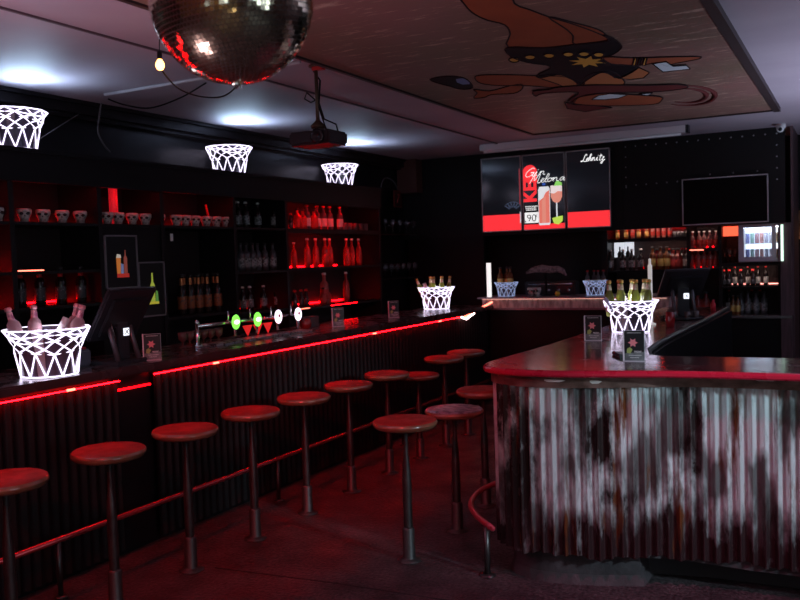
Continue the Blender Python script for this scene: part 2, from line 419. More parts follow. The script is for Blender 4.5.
BK = Proto(bk_root)
def bucket(x, y, z, label, group, rz=0, s=1, dim=False, led=0):
    o = BK.put((x,y,z), rz, label, group, s)
    if dim:
        for ch in o.children:
            if ch.name.startswith('lattice'):
                ch.data = ch.data.copy(); ch.data.materials[0] = lat_dim
    if led: lamp('bucket_lamp', 'POINT', (x,y,z+.225), led, (.86,.84,1.0), .06)
    return o

# ------------------------------------------------------------------ bottles
BPROF = {
 'beer': [(.0,0),(.028,0),(.030,.006),(.030,.125),(.026,.148),(.0145,.185),(.0125,.222),(.0145,.226),(.0145,.238)],
 'spirit': [(.0,0),(.036,0),(.038,.008),(.038,.165),(.034,.185),(.016,.208),(.0145,.255),(.017,.258),(.017,.270)],
 'tall': [(.0,0),(.032,0),(.034,.008),(.034,.180),(.028,.205),(.0135,.235),(.0125,.290),(.015,.293),(.015,.305)],
 'squat': [(.0,0),(.042,0),(.045,.008),(.045,.115),(.038,.140),(.018,.160),(.016,.195),(.019,.198),(.019,.212)],
 'small': [(.0,0),(.024,0),(.025,.006),(.025,.085),(.020,.105),(.012,.125),(.011,.150),(.013,.152),(.013,.162)],
}
def bottle_proto(shape, gm, lm, cm, neck=None):
    p = BPROF[shape]; H = p[-1][1]
    r = thing('bottle', 'x', 'bottle')
    MB().lathe(p, 14).build('glass', gm, r)
    rb = p[3][0]
    z0, z1 = p[3][1]*.25, p[3][1]*.80
    MB().lathe([(rb+.0008,z0),(rb+.0012,z0+.001),(rb+.0012,z1-.001),(rb+.0008,z1)], 14, caps=False).build('label', lm, r)
    rc_ = p[-1][0]
    MB().lathe([(rc_+.002,H-.014),(rc_+.003,H-.012),(rc_+.002,H+.004),(rc_*.7,H+.007),(0,H+.007)], 12).build('cap', cm, r)
    if neck:
        rn = p[6][0]
        MB().lathe([(p[5][0]+.003,p[5][1]-.012),(p[5][0]+.002,p[5][1]+.008),(rn+.002,p[5][1]+.02),(rn+.0015,p[6][1]-.008)], 12, caps=False).build('neck_foil', neck, r)
    return Proto(r)
g_green = glassy('green_beer_glass', (.50,.55,.16), .08, .65)
g_dark = glassy('dark_glass', (.035,.02,.018), .12, .3)
g_amber = glassy('amber_glass', (.42,.12,.02), .1, .6)
g_red = glassy('red_tinted_glass', (.75,.10,.09), .12, .65)  # bottle glass coloured red throughout
g_clear = glassy('pale_glass', (.22,.22,.24), .07, .65)
g_rose = glassy('rose_glass', (.75,.35,.32), .1, .6)
l_white = mat('label_white', (.65,.63,.6), .5); l_gold = mat('label_gold', (.65,.42,.12), .4, metal=.3)
l_black = mat('label_black', (.05,.05,.055), .45, noise=((.5,.5,.5), 60, .62,.66,(1,1,1))); l_orange = mat('label_orange', (.30,.075,.02), .5, noise=((.12,.05,.04), 60, .5,.6,(1,1,1)))
l_grey = mat('label_grey', (.28,.28,.28), .5, noise=((.06,.06,.06), 50, .5,.56,(1,1,1)))
l_red = mat('label_red', (.5,.04,.03), .5); c_black = mat('cap_black', (.02,.02,.02), .35); c_gold = mat('foil_gold', (.7,.45,.12), .3, metal=.8)
c_red = mat('cap_red', (.5,.02,.02), .35); c_white = mat('cap_white', (.75,.72,.7), .4)
# every lineup builds its own prototype so each kind's meshes are shared
P_beer = bottle_proto('beer', g_green, l_white, c_gold, mat('beer_neck_label', (.62,.50,.30), .35, metal=.3, noise=((.85,.80,.66), 35, .45,.55,(1,1,1))))
P_whisky = bottle_proto('spirit', g_dark, l_black, c_black, c_red)
P_orange = bottle_proto('tall', g_dark, l_orange, c_black, mat('foil_copper', (.5,.17,.06), .35, metal=.6))
P_grey = bottle_proto('spirit', g_clear, l_grey, c_black)
P_black = bottle_proto('spirit', g_dark, l_grey, c_white)
P_redtall = bottle_proto('tall', g_red, l_red, c_white)
P_redmix = bottle_proto('squat', g_red, l_red, c_black)
P_clearmix = bottle_proto('spirit', g_clear, l_white, c_red)
P_small = bottle_proto('small', g_dark, l_black, c_red)
P_amber = bottle_proto('spirit', g_amber, l_gold, c_black)
P_rose = bottle_proto('spirit', g_rose, l_red, c_white)
P_foil = bottle_proto('spirit', glassy('pink_foil_glass', (.85,.50,.55), .12, .6), l_white, mat('pink_foil', (.75,.30,.34), .3, metal=.6), mat('crinkled_pink_foil', (.85,.42,.46), .3, metal=.5, noise=((.40,.12,.22), 40, .4,.6,(1,1,1)), bump=.8, bscale=60))
P_wine = bottle_proto('tall', g_dark, l_white, c_red)

def beers_in(bx, by, bz, spots, desc, proto=None, s=1., rots=None):
    """bottles leaning in an ice bucket"""
    n = len(spots)
    for i, (dx, dy, lean) in enumerate(spots):
        o = (proto or P_beer).put((bx+dx,by+dy,bz+.118), random.random()*6, '%s, %s' % (desc, nth(i, n)), 'bottles in the ' + desc.split(' in the ')[-1], s)
        o.rotation_euler = (lean[0], lean[1], random.random())

# ================================================================== LEFT BAR
bar = thing('bar_counter', 'long straight black bar counter with ribbed front and red light under its edge', 'bar counter', (-3.8,5.2,0))
def bl(p): return (p[0]+3.8, p[1]-5.2, p[2])
MB().box(bl((-4.44,.6,1.07)), bl((-3.745,9.26,1.12))).build('countertop', darkwood, bar, bevel=.008)
MB().box(bl((-4.36,.7,0)), bl((-3.86,9.26,1.07))).build('carcass', black, bar)
def corrugated(path, z0, z1, pitch, amp, step=8, jag=0, rows=None):
    """path: dense 2-D polyline; returns a MB of a corrugated sheet following it, bulging to the right of travel"""
    P = [Vector(p) for p in path]; L = [0]
    for i in range(1, len(P)): L.append(L[-1]+(P[i]-P[i-1]).length)
    n = int(L[-1]/pitch*step); vs = []; i = 0; cols = []
    for k in range(n+1):
        d = min(L[-1]-1e-6, k*pitch/step)
        while i < len(P)-2 and L[i+1] < d: i += 1
        t = (d-L[i])/max(1e-9, L[i+1]-L[i]); q = P[i].lerp(P[i+1], t)
        a = (P[min(i+2,len(P)-1)]-P[max(i-1,0)]).normalized(); nr = Vector((a.y,-a.x))
        # wave with rounded crests and narrower valleys
        wv = math.cos(2*PI*d/pitch); wv = wv*.85+.15*math.cos(4*PI*d/pitch)
        q = q + nr*amp*wv
        j0 = jag*math.sin(d*23)*math.sin(d*9.1+1) if jag else 0
        cols.append((q.x, q.y, z0+j0*.5, z1))
    rows = rows or 1
    for x, y, a, b in cols:
        for r in range(rows+1): vs.append((x, y, a+(b-a)*r/rows))
    fs = []; R = rows+1
    for k in range(len(cols)-1):
        for r in range(rows): fs.append((k*R+r, (k+1)*R+r, (k+1)*R+r+1, k*R+r+1))
    back = [(x - 0, y, z) for x, y, z in vs]
    mb = MB(); mb.add(vs, fs, 0, True); return mb
blk_corr = mat('dark_ribbed_metal', (.007,.005,.0055), .40, spec=.22, noise=((.013,.007,.008), 7, .4,.7,(1,3,.6)))
c1 = corrugated([bl((-3.825,.7,0))[:2], bl((-3.825,3.60,0))[:2]], .03, 1.03, .066, .011).build('ribbed_front', blk_corr, bar)
corrugated([bl((-3.825,3.88,0))[:2], bl((-3.825,9.25,0))[:2]], .03, 1.05, .066, .011).build('ribbed_front', blk_corr, bar)
MB().box(bl((-3.86,3.60,.03)), bl((-3.84,3.88,1.06))).build('access_panel', black, bar)
for k in range(1): MB().box(bl((-3.84,3.61,.975)), bl((-3.828,3.87,.985))).build('led_strip', red_led_dim, bar)
MB().box(bl((-3.812,.7,1.035)), bl((-3.803,3.60,1.040))).build('led_strip', bar_led, bar)
MB().box(bl((-3.812,3.88,1.038)), bl((-3.803,8.5,1.043))).build('led_strip', bar_led, bar)
MB().tube([bl((-3.78,8.5,1.04)), bl((-3.78,8.62,1.05)), bl((-3.77,8.68,1.065)), bl((-3.76,9.24,1.155))], .012, 8).build('led_strip', hot_led, bar)
for yy in (3.22,4.42,6.55,7.9): MB().box(bl((-3.805,yy,1.034)), bl((-3.792,yy+.05,1.046))).build('led_joint', hot_led, bar)
MB().tube([bl((-3.77,8.40,1.045)), bl((-3.76,8.50,1.015)), bl((-3.76,8.72,1.065))], .010, 8).build('led_corner', glow('white_led', (1,.75,.72), 7), bar)
# foot rail of the left bar
fr = thing('foot_rail', 'straight red lit foot rail running along the foot of the black bar', 'foot rail', (-3.665,5,0))
MB().tube([(0,-4.2,.3),(0,4.1,.3)], .016, 10).build('rail', mat('rail_red_metal', (.45,.06,.07), .22, metal=.7), fr)
for yy in (-2.0,-.1,1.8,3.6):
    MB().tube([(0,yy,.0),(0,yy,.29)], .014, 8).lathe([(.035,0),(.035,.006),(.014,.012)], 10, (0,yy,0)).build('post', polem, fr)

# ================================================================== STOOLS
def stool_proto(sm):
    t = thing('bar_stool', 'x', 'bar stool')
    MB().lathe([(.0,.752),(.150,.752),(.166,.757),(.178,.768),(.182,.780)], 36, caps=False).lathe([(.182,.780),(.181,.788),(.176,.795)], 36, caps=False).build('seat_rim', rimwood, t)
    MB().lathe([(.176,.795),(.168,.8),(.08,.801),(0,.801)], 36, caps=False).build('seat', sm, t)
    MB().lathe([(.0,.735),(.075,.735),(.080,.740),(.080,.752),(0,.752)], 20).build('mounting_plate', polem, t)
    MB().lathe([(.026,.18),(.0255,.45),(.0225,.52),(.0145,.60),(.0135,.70),(.020,.735)], 16, caps=False).build('pole', polem, t)
    MB().lathe([(.0,0),(.070,0),(.070,.006),(.040,.012),(.036,.02),(.035,.18),(.031,.190),(.026,.192)], 18).build('base_sleeve', mat('stool_base_metal', (.07,.065,.065), .45, metal=.7, bump=.15, bscale=70), t)
    return Proto(t)
PS, PP = stool_proto(seatm), None
LY = [2.44,3.03,3.58,4.16,4.73,5.3,5.88,6.42,6.94,7.43]
for i, y in enumerate(LY):
    z = .897 if i == 7 else 1
    lab = 'round red lit stool at the left bar, ' + ('nearest of the row' if i == 0 else 'lower than its neighbours, eighth from the camera' if i == 7 else 'farthest of the row' if i == 9 else ORD[i] + ' from the camera')
    PS.put((-3.3,y,0), random.random()*6, lab, 'stools along the left bar', (1,1,z))
PS.put((-2.245,4.19,0), .4, 'round brown wooden bar stool, nearest of the three at the corrugated bar', 'stools at the corrugated bar', (1,1,1))
PS.put((-2.25,5.33,0), 2.1, 'red lit wooden bar stool half hidden behind the corrugated bar corner', 'stools at the corrugated bar', (1,1,1))
PP = stool_proto(seatpale)
PP.put((-2.21,4.77,0), .4, 'bar stool with a pale violet seat at the corrugated bar', 'stools at the corrugated bar', (1,1,.955))

# ================================================================== RIGHT BAR (corrugated island)
def smooth(pts, k=6):
    P = [Vector(p) for p in pts]; out = []
    for i in range(len(P)-1):
        p0, p1, p2, p3 = P[max(i-1,0)], P[i], P[i+1], P[min(i+2,len(P)-1)]
        for j in range(k):
            t = j/k
            out.append(.5*((2*p1)+(p2-p0)*t+(2*p0-5*p1+4*p2-p3)*t*t+(3*p1-p0-3*p2+p3)*t**3))
    out.append(P[-1]); return out
isl = thing('bar_counter', 'curved bar counter with corrugated rusty metal front and glossy dark red top', 'bar counter', (-1.2,4.6,0))
def il(p): return (p[0]+1.2, p[1]-4.6)
outer = [(-1.75,8.9),(-1.75,6.5),(-1.755,5.2),(-1.79,4.55),(-1.79,4.30),(-1.73,4.15),(-1.60,4.075),(-1.40,4.055),(-1.2,4.085),(-1.0,4.14),(-.78,4.19),(-.5,4.215),(-.1,4.225),(.8,4.225),(1.8,4.225)]
out_s = smooth(outer, 6)
inner = [(1.8,4.83),(-.30,4.83),(-.95,4.80),(-1.02,4.83),(-1.10,5.15),(-1.13,5.6),(-1.135,8.9)]
outl = [il(p) for p in out_s] + [il(p) for p in inner]
topm = mat('red_varnished_top', (.085,.022,.024), .22, coat=.5, noise=((.05,.014,.018), 5, .3,.7,(.6,3,1)), rnoise=(.13,.30,7))
rimm = mat('red_edge_paint', (.42,.010,.035), .25, coat=.5, rnoise=(.18,.4,14))
_ = MB().slab(outl, [(-.012,1.085),(0,1.088),(.006,1.096),(.006,1.109),(-.002,1.117),(-.014,1.12)], 0, 1)
edge_mb = MB().slab(outl, [(-.012,1.085),(0,1.088),(.006,1.096),(.006,1.109),(-.002,1.117),(-.014,1.12)], 0, 1)
nO = len(outl)
for k_ in range(5):
    for i_ in range(len(out_s)-1, nO): edge_mb.mi[k_*nO+i_] = 2
edge_mb.build('countertop', [topm, rimm, mat('inner_edge_dark', (.05,.04,.045), .3)], isl)
# offset path helper
def offs(path, d):
    P = [Vector(p) for p in path]; o = []
    for i in range(len(P)):
        a = (P[min(i+1,len(P)-1)]-P[max(i-1,0)]).normalized(); o.append(P[i]+Vector((a.y,-a.x))*d)
    return o
sheet_pts = [(-1.735,8.9),(-1.735,6.5),(-1.74,5.2),(-1.765,4.62),(-1.765,4.40),(-1.71,4.24),(-1.58,4.15),(-1.42,4.13),(-1.2,4.175),(-1.0,4.25),(-.78,4.335),(-.5,4.365),(-.1,4.375),(.8,4.375),(1.7,4.375)]
sh = smooth(sheet_pts, 10)
# apron under the edge
ap_in = offs(sh, -.012); ap_out = offs(sh, .022)
apm = mat('apron_worn_metal', (.22,.12,.10), .42, metal=.5, noise=((.09,.045,.035), 12, .35,.65,(1,1,2)), bump=.15, bscale=40)
apr = MB(); n = len(sh)
vs = [(*il(p), 1.026) for p in ap_out]+[(*il(p), 1.088) for p in ap_out]+[(*il(p), 1.088) for p in ap_in]+[(*il(p), 1.026) for p in ap_in]
fs = []
for i in range(n-1):
    for a in range(4):
        b = (a+1) % 4; fs.append((a*n+i, a*n+i+1, b*n+i+1, b*n+i))
apr.add(vs, fs, 0, False); apr.build('apron', apm, isl)

cm = bpy.data.materials.new('rusty_corrugated_metal'); cm.use_nodes = True
nt = cm.node_tree; b = nt.nodes['Principled BSDF']
tc = nt.nodes.new('ShaderNodeTexCoord')
def noise_node(scale, st, detail=8, rough=.6, off=(0,0,0)):
    mp = nt.nodes.new('ShaderNodeMapping'); mp.inputs['Scale'].default_value = st; mp.inputs['Location'].default_value = off
    n = nt.nodes.new('ShaderNodeTexNoise'); n.inputs['Scale'].default_value = scale; n.inputs['Detail'].default_value = detail; n.inputs['Roughness'].default_value = rough
    nt.links.new(tc.outputs['Object'], mp.inputs['Vector']); nt.links.new(mp.outputs[0], n.inputs['Vector']); return n.outputs['Fac']
def ramp(src, els):
    r = nt.nodes.new('ShaderNodeValToRGB'); cr = r.color_ramp
    while len(cr.elements) < len(els): cr.elements.new(.5)
    for e, (p, c) in zip(cr.elements, els): e.position = p; e.color = (*c, 1)
    nt.links.new(src, r.inputs['Fac']); return r.outputs['Color']
def mixc(f, a, c, kind='MIX'):
    m = nt.nodes.new('ShaderNodeMixRGB'); m.blend_type = kind
    for s, i in ((f,0),(a,1),(c,2)):
        if isinstance(s, (int,float)): m.inputs[i].default_value = s
        elif isinstance(s, tuple): m.inputs[i].default_value = (*s,1)
        else: nt.links.new(s, m.inputs[i])
    return m.outputs[0]
zinc = ramp(noise_node(4,(1,1,.5),3), [(.35,(.70,.74,.74)),(.7,(.92,.97,.96))])
grime = ramp(noise_node(2.4,(1.6,1.6,.8), 6, .6), [(.50,(0,0,0)),(.62,(1,1,1))])
grime2 = ramp(noise_node(3.5,(1.5,1.5,.6), 4, .5,(3,1,0)), [(.50,(0,0,0)),(.60,(1,1,1))])
rust = ramp(noise_node(6,(1.6,1.6,.35), 8, .6,(7,2,1)), [(.58,(0,0,0)),(.68,(1,1,1))])
sepz = nt.nodes.new('ShaderNodeSeparateXYZ'); nt.links.new(tc.outputs['Object'], sepz.inputs[0])
low = nt.nodes.new('ShaderNodeMapRange'); low.inputs['From Min'].default_value = .62; low.inputs['From Max'].default_value = .22
nt.links.new(sepz.outputs['Z'], low.inputs['Value'])
lowm = nt.nodes.new('ShaderNodeMath'); lowm.operation = 'MULTIPLY_ADD'; nt.links.new(noise_node(9,(1.5,1.5,.5),6,.6,(1,1,5)), lowm.inputs[0]); lowm.inputs[1].default_value = 1.6
lw2 = nt.nodes.new('ShaderNodeMath'); lw2.operation = 'MULTIPLY_ADD'; nt.links.new(low.outputs[0], lw2.inputs[0]); lw2.inputs[1].default_value = .9; lw2.inputs[2].default_value = -.85
nt.links.new(lw2.outputs[0], lowm.inputs[2])
lowr = ramp(lowm.outputs[0], [(.3,(0,0,0)),(.75,(1,1,1))])
c = mixc(mixc(.85, (0,0,0), grime2), zinc, (.10,.085,.08))
c = mixc(grime, c, (.045,.032,.030))
c = mixc(lowr, c, (.055,.028,.03))
c = mixc(rust, c, (.20,.062,.022))
nt.links.new(c, b.inputs['Base Color'])
b.inputs['Metallic'].default_value = .62
rr = ramp(noise_node(4,(1,1,.4)), [(.3,(.17,)*3),(.75,(.30,)*3)]); nt.links.new(rr, b.inputs['Roughness'])
bp = nt.nodes.new('ShaderNodeBump'); bp.inputs['Strength'].default_value = .08; bp.inputs['Distance'].default_value = .01
nt.links.new(noise_node(45,(1,1,.5)), bp.inputs['Height']); nt.links.new(bp.outputs[0], b.inputs['Normal'])
corrugated([il(p) for p in sh], .165, 1.04, .056, .0145, 12, jag=.03, rows=4).build('corrugated_front', cm, isl)
# inner carcass and kerb
car_out = [p for p in offs(sh, -.045)]
body_in = [(1.7,4.75),(-.9,4.75),(-1.0,4.8),(-1.08,5.2),(-1.10,5.6),(-1.10,8.85)]
MB().slab([il(p) for p in car_out]+[il(p) for p in body_in], [(0,.16),(0,1.085)]).build('carcass', black, isl)
chip = mat('pale_chipped_paint', (.72,.66,.62), .5)
def ysheet(x):
    return min(ap_out, key=lambda p: abs(p.x-x)+(5 if p.y > 4.45 else 0)).y
for u_, v_, w_, h_ in ((553,380,.065,.010),(595,381,.035,.014),(500,375,.012,.012),(660,380,.015,.008),(765,379,.070,.010)):
    p_ = at(u_, v_, 'y', 4.2); yy_ = ysheet(p_.x); p_ = at(u_, v_, 'y', yy_)
    zc_ = min(max(p_.z, 1.05), 1.075)
    q_ = MB().slab([(-w_,0),(-w_*.4,-h_),(w_*.5,-h_*.9),(w_,0),(w_*.3,h_*.3),(-w_*.5,h_*.2)], [(0,0),(0,.002)])
    q_.v = [(a, -c_, b_) for a, b_, c_ in q_.v]
    q_.build('paint_chip', chip, isl, loc=(p_.x+1.2, yy_-.001-4.6, zc_))
conc = mat('kerb_concrete', (.050,.036,.040), .75, noise=((.022,.016,.018), 8, .35,.65,(1,1,1)), bump=.5, bscale=25)
k1 = [p for p in offs(sh, -.075) if p.x < -.98]
MB().slab([il(p) for p in k1]+[il((-.98,4.9)), il((-1.10,8.85))], [(.02,0),(0,.05),(-.01,.165)]).build('kerb', conc, isl)
k2 = [p for p in offs(sh, -.22) if p.x > -1.02]
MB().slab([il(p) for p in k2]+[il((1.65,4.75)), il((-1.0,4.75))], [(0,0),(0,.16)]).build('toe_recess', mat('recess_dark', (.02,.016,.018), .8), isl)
# ragged lip of the sheet overhanging the toe recess
lip = MB(); lp = [p for p in offs(sh, -.02) if p.x > -1.0]
vs = []; m = len(lp)
for i, p in enumerate(lp):
    zz = .168 - .035*min(1, i/ (m*.42)) if i < m*.42 else .135
    a = il(p); q = offs(lp, -.10)[i]; c2 = il(q)
    vs += [(a[0],a[1],zz-.004),(a[0],a[1],.19),(c2[0],c2[1],.19),(c2[0],c2[1],zz+.006)]
fs = []
for i in range(m-1):
    for a in range(4):
        b2 = (a+1) % 4; fs.append((i*4+a,(i+1)*4+a,(i+1)*4+b2,i*4+b2))
lip.add(vs, fs, 0); lip.build('sill', conc, isl)
# curved foot rail of the island
cr = thing('foot_rail', 'curved red painted foot rail end on a single post at the corrugated bar corner', 'foot rail', (-1.74,4.12,0))
rp_ = smooth([(-1.74,5.8),(-1.86,5.35),(-1.99,5.05),(-2.045,4.78),(-1.995,4.50),(-1.87,4.29),(-1.72,4.13)], 6)
MB().tube([(p.x+1.74,p.y-4.12,.27) for p in rp_], .0165, 10).lathe([(0,0),(.017,.001),(.012,.006),(0,.008)], 10, M=Matrix.Translation((.035,-.005,.27)) @ Matrix.Rotation(PI/2,4,'X')).build('rail', pinkish, cr)
MB().tube([(-.015,.03,.0),(-.015,.03,.262)], .0165, 10).lathe([(.045,0),(.045,.006),(.017,.012)], 12, (-.015,.03,0)).build('post', polem, cr)

# ================================================================== TRANSVERSE BACK COUNTER
tv = thing('service_counter', 'raised service counter across the back with a pinkish stone tiled band', 'counter', (-2.85,9.6,0))
def tl(p): return (p[0]+2.85, p[1]-9.6, p[2])
tm = mat('counter_edge_mauve', (.24,.17,.20), .3, metal=.4)
MB().box(tl((-3.96,9.28,1.19)), tl((-1.76,9.92,1.207))).build('top', tm, tv, bevel=.004)
MB().box(tl((-3.92,9.33,0)), tl((-1.80,9.88,1.07))).build('base', black, tv)
MB().box(tl((-3.90,9.295,1.085)), tl((-1.78,9.88,1.19))).build('tiled_band', mat('stone_tile', (.66,.54,.50), .5, noise=((.26,.19,.18), 9, .35,.65,(3,1,1)), bump=.6, bscale=30), tv)
MB().box(tl((-3.90,9.283,1.183)), tl((-1.80,9.292,1.189))).build('led_strip', glow('added_band_led', (1,.55,.45), .8), tv)  # strip added under the edge to brighten the stone band
MB().box(tl((-3.92,9.28,1.062)), tl((-1.78,9.9,1.085))).build('lower_trim', tm, tv, bevel=.003)

# ================================================================== BACK BAR CABINET WALL (left)
un = thing('liquor_shelving', 'tall black shelving behind the beer taps with red lit shelves of bottles', 'shelving', (-5.2,6,0))
def ul(p): return (p[0]+5.2, p[1]-6, p[2])
shm = mat('shelf_black', (.008,.007,.008), .5, spec=.3)
redback = mat('shelf_back_panel', (.022,.014,.015), .6, spec=.3)
MB().box(ul((-5.45,1.6,0)), ul((-5.42,8.9,2.5))).build('back_panel', redback, un)
MB().box(ul((-5.42,1.6,2.50)), ul((-4.98,8.92,2.53))).build('ledge', black, un)
MB().box(ul((-5.02,1.6,2.30)), ul((-4.99,8.9,2.50))).build('fascia', black, un)
MB().box(ul((-5.42,1.6,0)), ul((-4.85,8.9,1.0))).build('base_cabinet', black, un)
for y in (2.6,3.86,4.62,5.27,6.19,6.99,8.86):
    MB().box(ul((-5.42,y-.02,1.0)), ul((-5.0,y+.02,2.5))).build('divider', shm, un)
MB().box(ul((-5.42,4.64,1.0)), ul((-5.01,5.25,2.02))).build('picture_panel', black, un)
for y0, y1, zs in ((2.62,3.84,(2.03,1.69,1.44)),(3.88,4.60,(2.03,1.69,1.44)),(4.64,5.25,(2.03,)),(5.29,6.17,(2.03,1.27)),(6.21,6.97,(2.03,1.62,1.24)),(7.01,8.84,(2.03,1.63,1.22))):
    for z in zs: MB().box(ul((-5.42,y0,z-.022)), ul((-5.005,y1,z))).build('shelf', shm, un)
def led(y0, y1, z, m=red_led, x=-5.40):
    MB().box(ul((x,y0,z)), ul((x+.012,y1,z+.012))).build('led_strip', m, un)
led(2.7,3.8,2.035); led(3.92,4.55,2.035, red_led_dim); led(2.7,3.8,1.695); led(3.92,4.58,1.452)
MB().box(ul((-5.02,3.90,1.692)), ul((-5.006,4.10,1.70))).build('led_strip', hot_led, un)
led(4.70,5.2,2.035, red_led_dim); led(5.33,6.1,2.035, red_led_dim)
led(2.7,3.8,1.445); led(6.4,6.9,1.245, red_led_dim)
led(7.05,8.2,2.035); led(7.05,8.5,1.635); led(7.05,7.4,1.225); led(7.7,8.6,1.225)
for z_, m_ in ((2.03, glow('added_front_led', (1,.001,.003), 60)), (2.33, glow('added_front_led', (1,.001,.003), 60))):  # hidden strips added to light the bottles from in front
    MB().box(ul((-5.035,7.1,z_-.034)), ul((-5.025,8.5,z_-.030))).build('led_strip', m_, un)
    MB().box(ul((-5.012,7.01,z_-.045)), ul((-5.004,8.84,z_-.02))).build('led_hiding_lip', shm, un)  # lip added to hide the strip behind it
for y0_, y1_ in ((3.95,4.55),(4.7,5.2),(5.4,6.1)):
    MB().box(ul((-5.035,y0_,2.304)), ul((-5.025,y1_,2.307))).build('led_strip', red_led, un)
MB().box(ul((-5.02,7.1,1.212)), ul((-5.004,7.35,1.219))).build('led_strip', hot_led, un)
MB().box(ul((-5.02,7.75,1.212)), ul((-5.004,8.3,1.219))).build('led_strip', red_led, un)
tag(MB().box((-.006,-.012,-.03),(.006,.012,.03)).build('door_catch', white, loc=(-4.985,5.35,1.93)), 'small bright catch plate on the black shelving post', 'catch')

# skull mugs
def skull_root():
    t = thing('skull_mug', 'x', 'mug')
    m = mat('skull_ceramic', (.50,.47,.45), .3, noise=((.22,.2,.2), 30, .45,.6,(1,1,1)), coat=.3)
    MB().lathe([(.0,0),(.030,0),(.034,.01),(.036,.035),(.046,.055),(.053,.075),(.054,.095),(.050,.108),(.046,.110),(.046,.09),(.03,.07),(0,.07)], 18, sy=.9).build('cup', m, t)
    ey = MB()
    for sy in (-1,1):
        ey.lathe([(0,-.004),(.0125,-.004),(.013,.003),(0,.006)], 10, M=Matrix.Translation((.0475,sy*.020,.070)) @ Matrix.Rotation(PI/2,4,'Y'))
    ey.add([(.050,-.006,.046),(.050,.006,.046),(.053,0,.060),(.040,0,.046)], [(0,1,2),(0,3,1),(0,2,3),(1,3,2)])
    for k in range(-2,3): ey.box((.034,k*.008-.001,.014),(.0385,k*.008+.001,.030))
    ey.build('face_hollows', mat('hollow_dark', (.02,.016,.016), .6), t)
    return Proto(t)
SKP = skull_root()
def row(us, vs_, z, x=-5.12):
    return [at(u, vs_, 'x', x).y for u in us]
for grp, us, desc in (('skull mugs in the red lit bay', (-2,22,41,60,78), 'red lit bay above the whisky bottles'),
                      ('skull mugs over the framed pictures', (105,116,130,143,157), 'shelf over the framed pictures'),
                      ('skull mugs over the orange labelled bottles', (174,183,193,204,214,224), 'shelf over the orange labelled bottles')):
    for i, y in enumerate(row(us, 212, 2.03)):
        sk = SKP.put((-5.10,y,2.03), -.75+random.uniform(-.2,.2), 'pale skull mug on the %s, %s' % (desc, nth(i, len(us))), grp, (1.05,1.05,.86))
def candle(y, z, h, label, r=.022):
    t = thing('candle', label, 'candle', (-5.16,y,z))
    MB().lathe([(r,0),(r,h),(r*.8,h+.002),(0,h-.004)], 14).build('wax', mat('red_wax', (.75,.03,.04), .4, emit=(1,.02,.04), estr=.25), t)  # wax given a faint glow though the candle has no flame
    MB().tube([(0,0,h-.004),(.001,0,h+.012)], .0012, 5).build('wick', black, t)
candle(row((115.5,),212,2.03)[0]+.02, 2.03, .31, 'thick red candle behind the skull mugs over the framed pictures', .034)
yy = row((213,),212,2.03)[0]
tag(MB().tube([(0,0,0),(0,-.06,.2)], .010, 8).build('drinking_straw', mat('red_straw', (.6,.03,.04), .4), loc=(-5.15,yy,2.03)), 'slanted thin red stick standing behind the skull mugs', 'stick')

def lineup(proto, us, z, desc, grp, x=-5.16, v=290, s=1., jit=.02, rz=None):
    n = len(us)
    for i, u in enumerate(us):
        y = at(u, v, 'x', x).y
        proto.put((x+random.uniform(-jit,jit),y,z), random.random()*6, '%s, %s' % (desc, nth(i, n)), grp, s if not isinstance(s, list) else s[i])
lineup(P_whisky, (2,22,41,60,81), 1.44, 'dark red necked bottle on the lowest red shelf', 'whisky bottles behind the glowing bucket', v=290, s=1.0)
lineup(P_orange, (180,190,199,208,218), 1.27, 'dark bottle with orange label on the shelf behind the beer taps', 'orange labelled bottles', v=300, s=1.12, jit=.03)
lineup(P_orange, (184,194,203,213), 1.27, 'half hidden orange labelled bottle, rear row', 'orange labelled bottles', v=300, s=1.12, x=-5.28)
for u in (186,213): pass
lineup(P_black, (239,247,259,273), 2.03, 'grey labelled bottle on the top shelf beside the skull mugs', 'dark bottles on the top shelf', v=212, s=.92)
lineup(P_grey, (241,246,252,258,265,272,278), 1.62, 'clear bottle with dotted grey label on the middle shelf', 'clear bottles on the middle shelf', v=255, s=.98, jit=.01)
lineup(P_black, (243,251,263,277), 1.24, 'dark bottle with pale cap behind the beer tap badges', 'dark bottles behind the taps', v=300, s=.86)
lineup(P_small, (292,), 2.03, 'small dark bottle starting the top row of the red lit shelves', 'top row of the red lit shelves', v=215)
lineup(P_redmix, (297,304,313), 2.03, 'squat red lit bottle on the top red shelf', 'squat bottles on the top red shelf', v=215, s=1.0)
lineup(P_clearmix, (308,318,324,330,339), 2.03, 'pale labelled liqueur bottle on the top red shelf', 'pale labelled bottles on the top red shelf', v=215, s=.96, jit=.015)
lineup(P_redtall, (295,307,317,324.5,331,346,353,360), 1.63, 'bright red glowing bottle on the middle red shelf', 'glowing red bottles', v=250, s=[.86]+[1.0]*7)
lineup(P_small, (295,301,307), 1.22, 'small dark bottle on the low red shelf', 'small bottles on the low red shelf', v=295, s=1.1)
lineup(P_redmix, (323,329), 1.22, 'squat bottle on the low red shelf beside the tall pale one', 'squat bottles on the low red shelf', v=295, s=.85)
lineup(P_rose, (326,), 1.22, 'tall pale rose bottle on the low red shelf', 'tall bottles on the low red shelf', v=295, s=1.25)
lineup(P_redtall, (347,), 1.22, 'tall slim red bottle alone at the right of the low red shelf', 'tall bottles on the low red shelf', v=295, s=1.1)
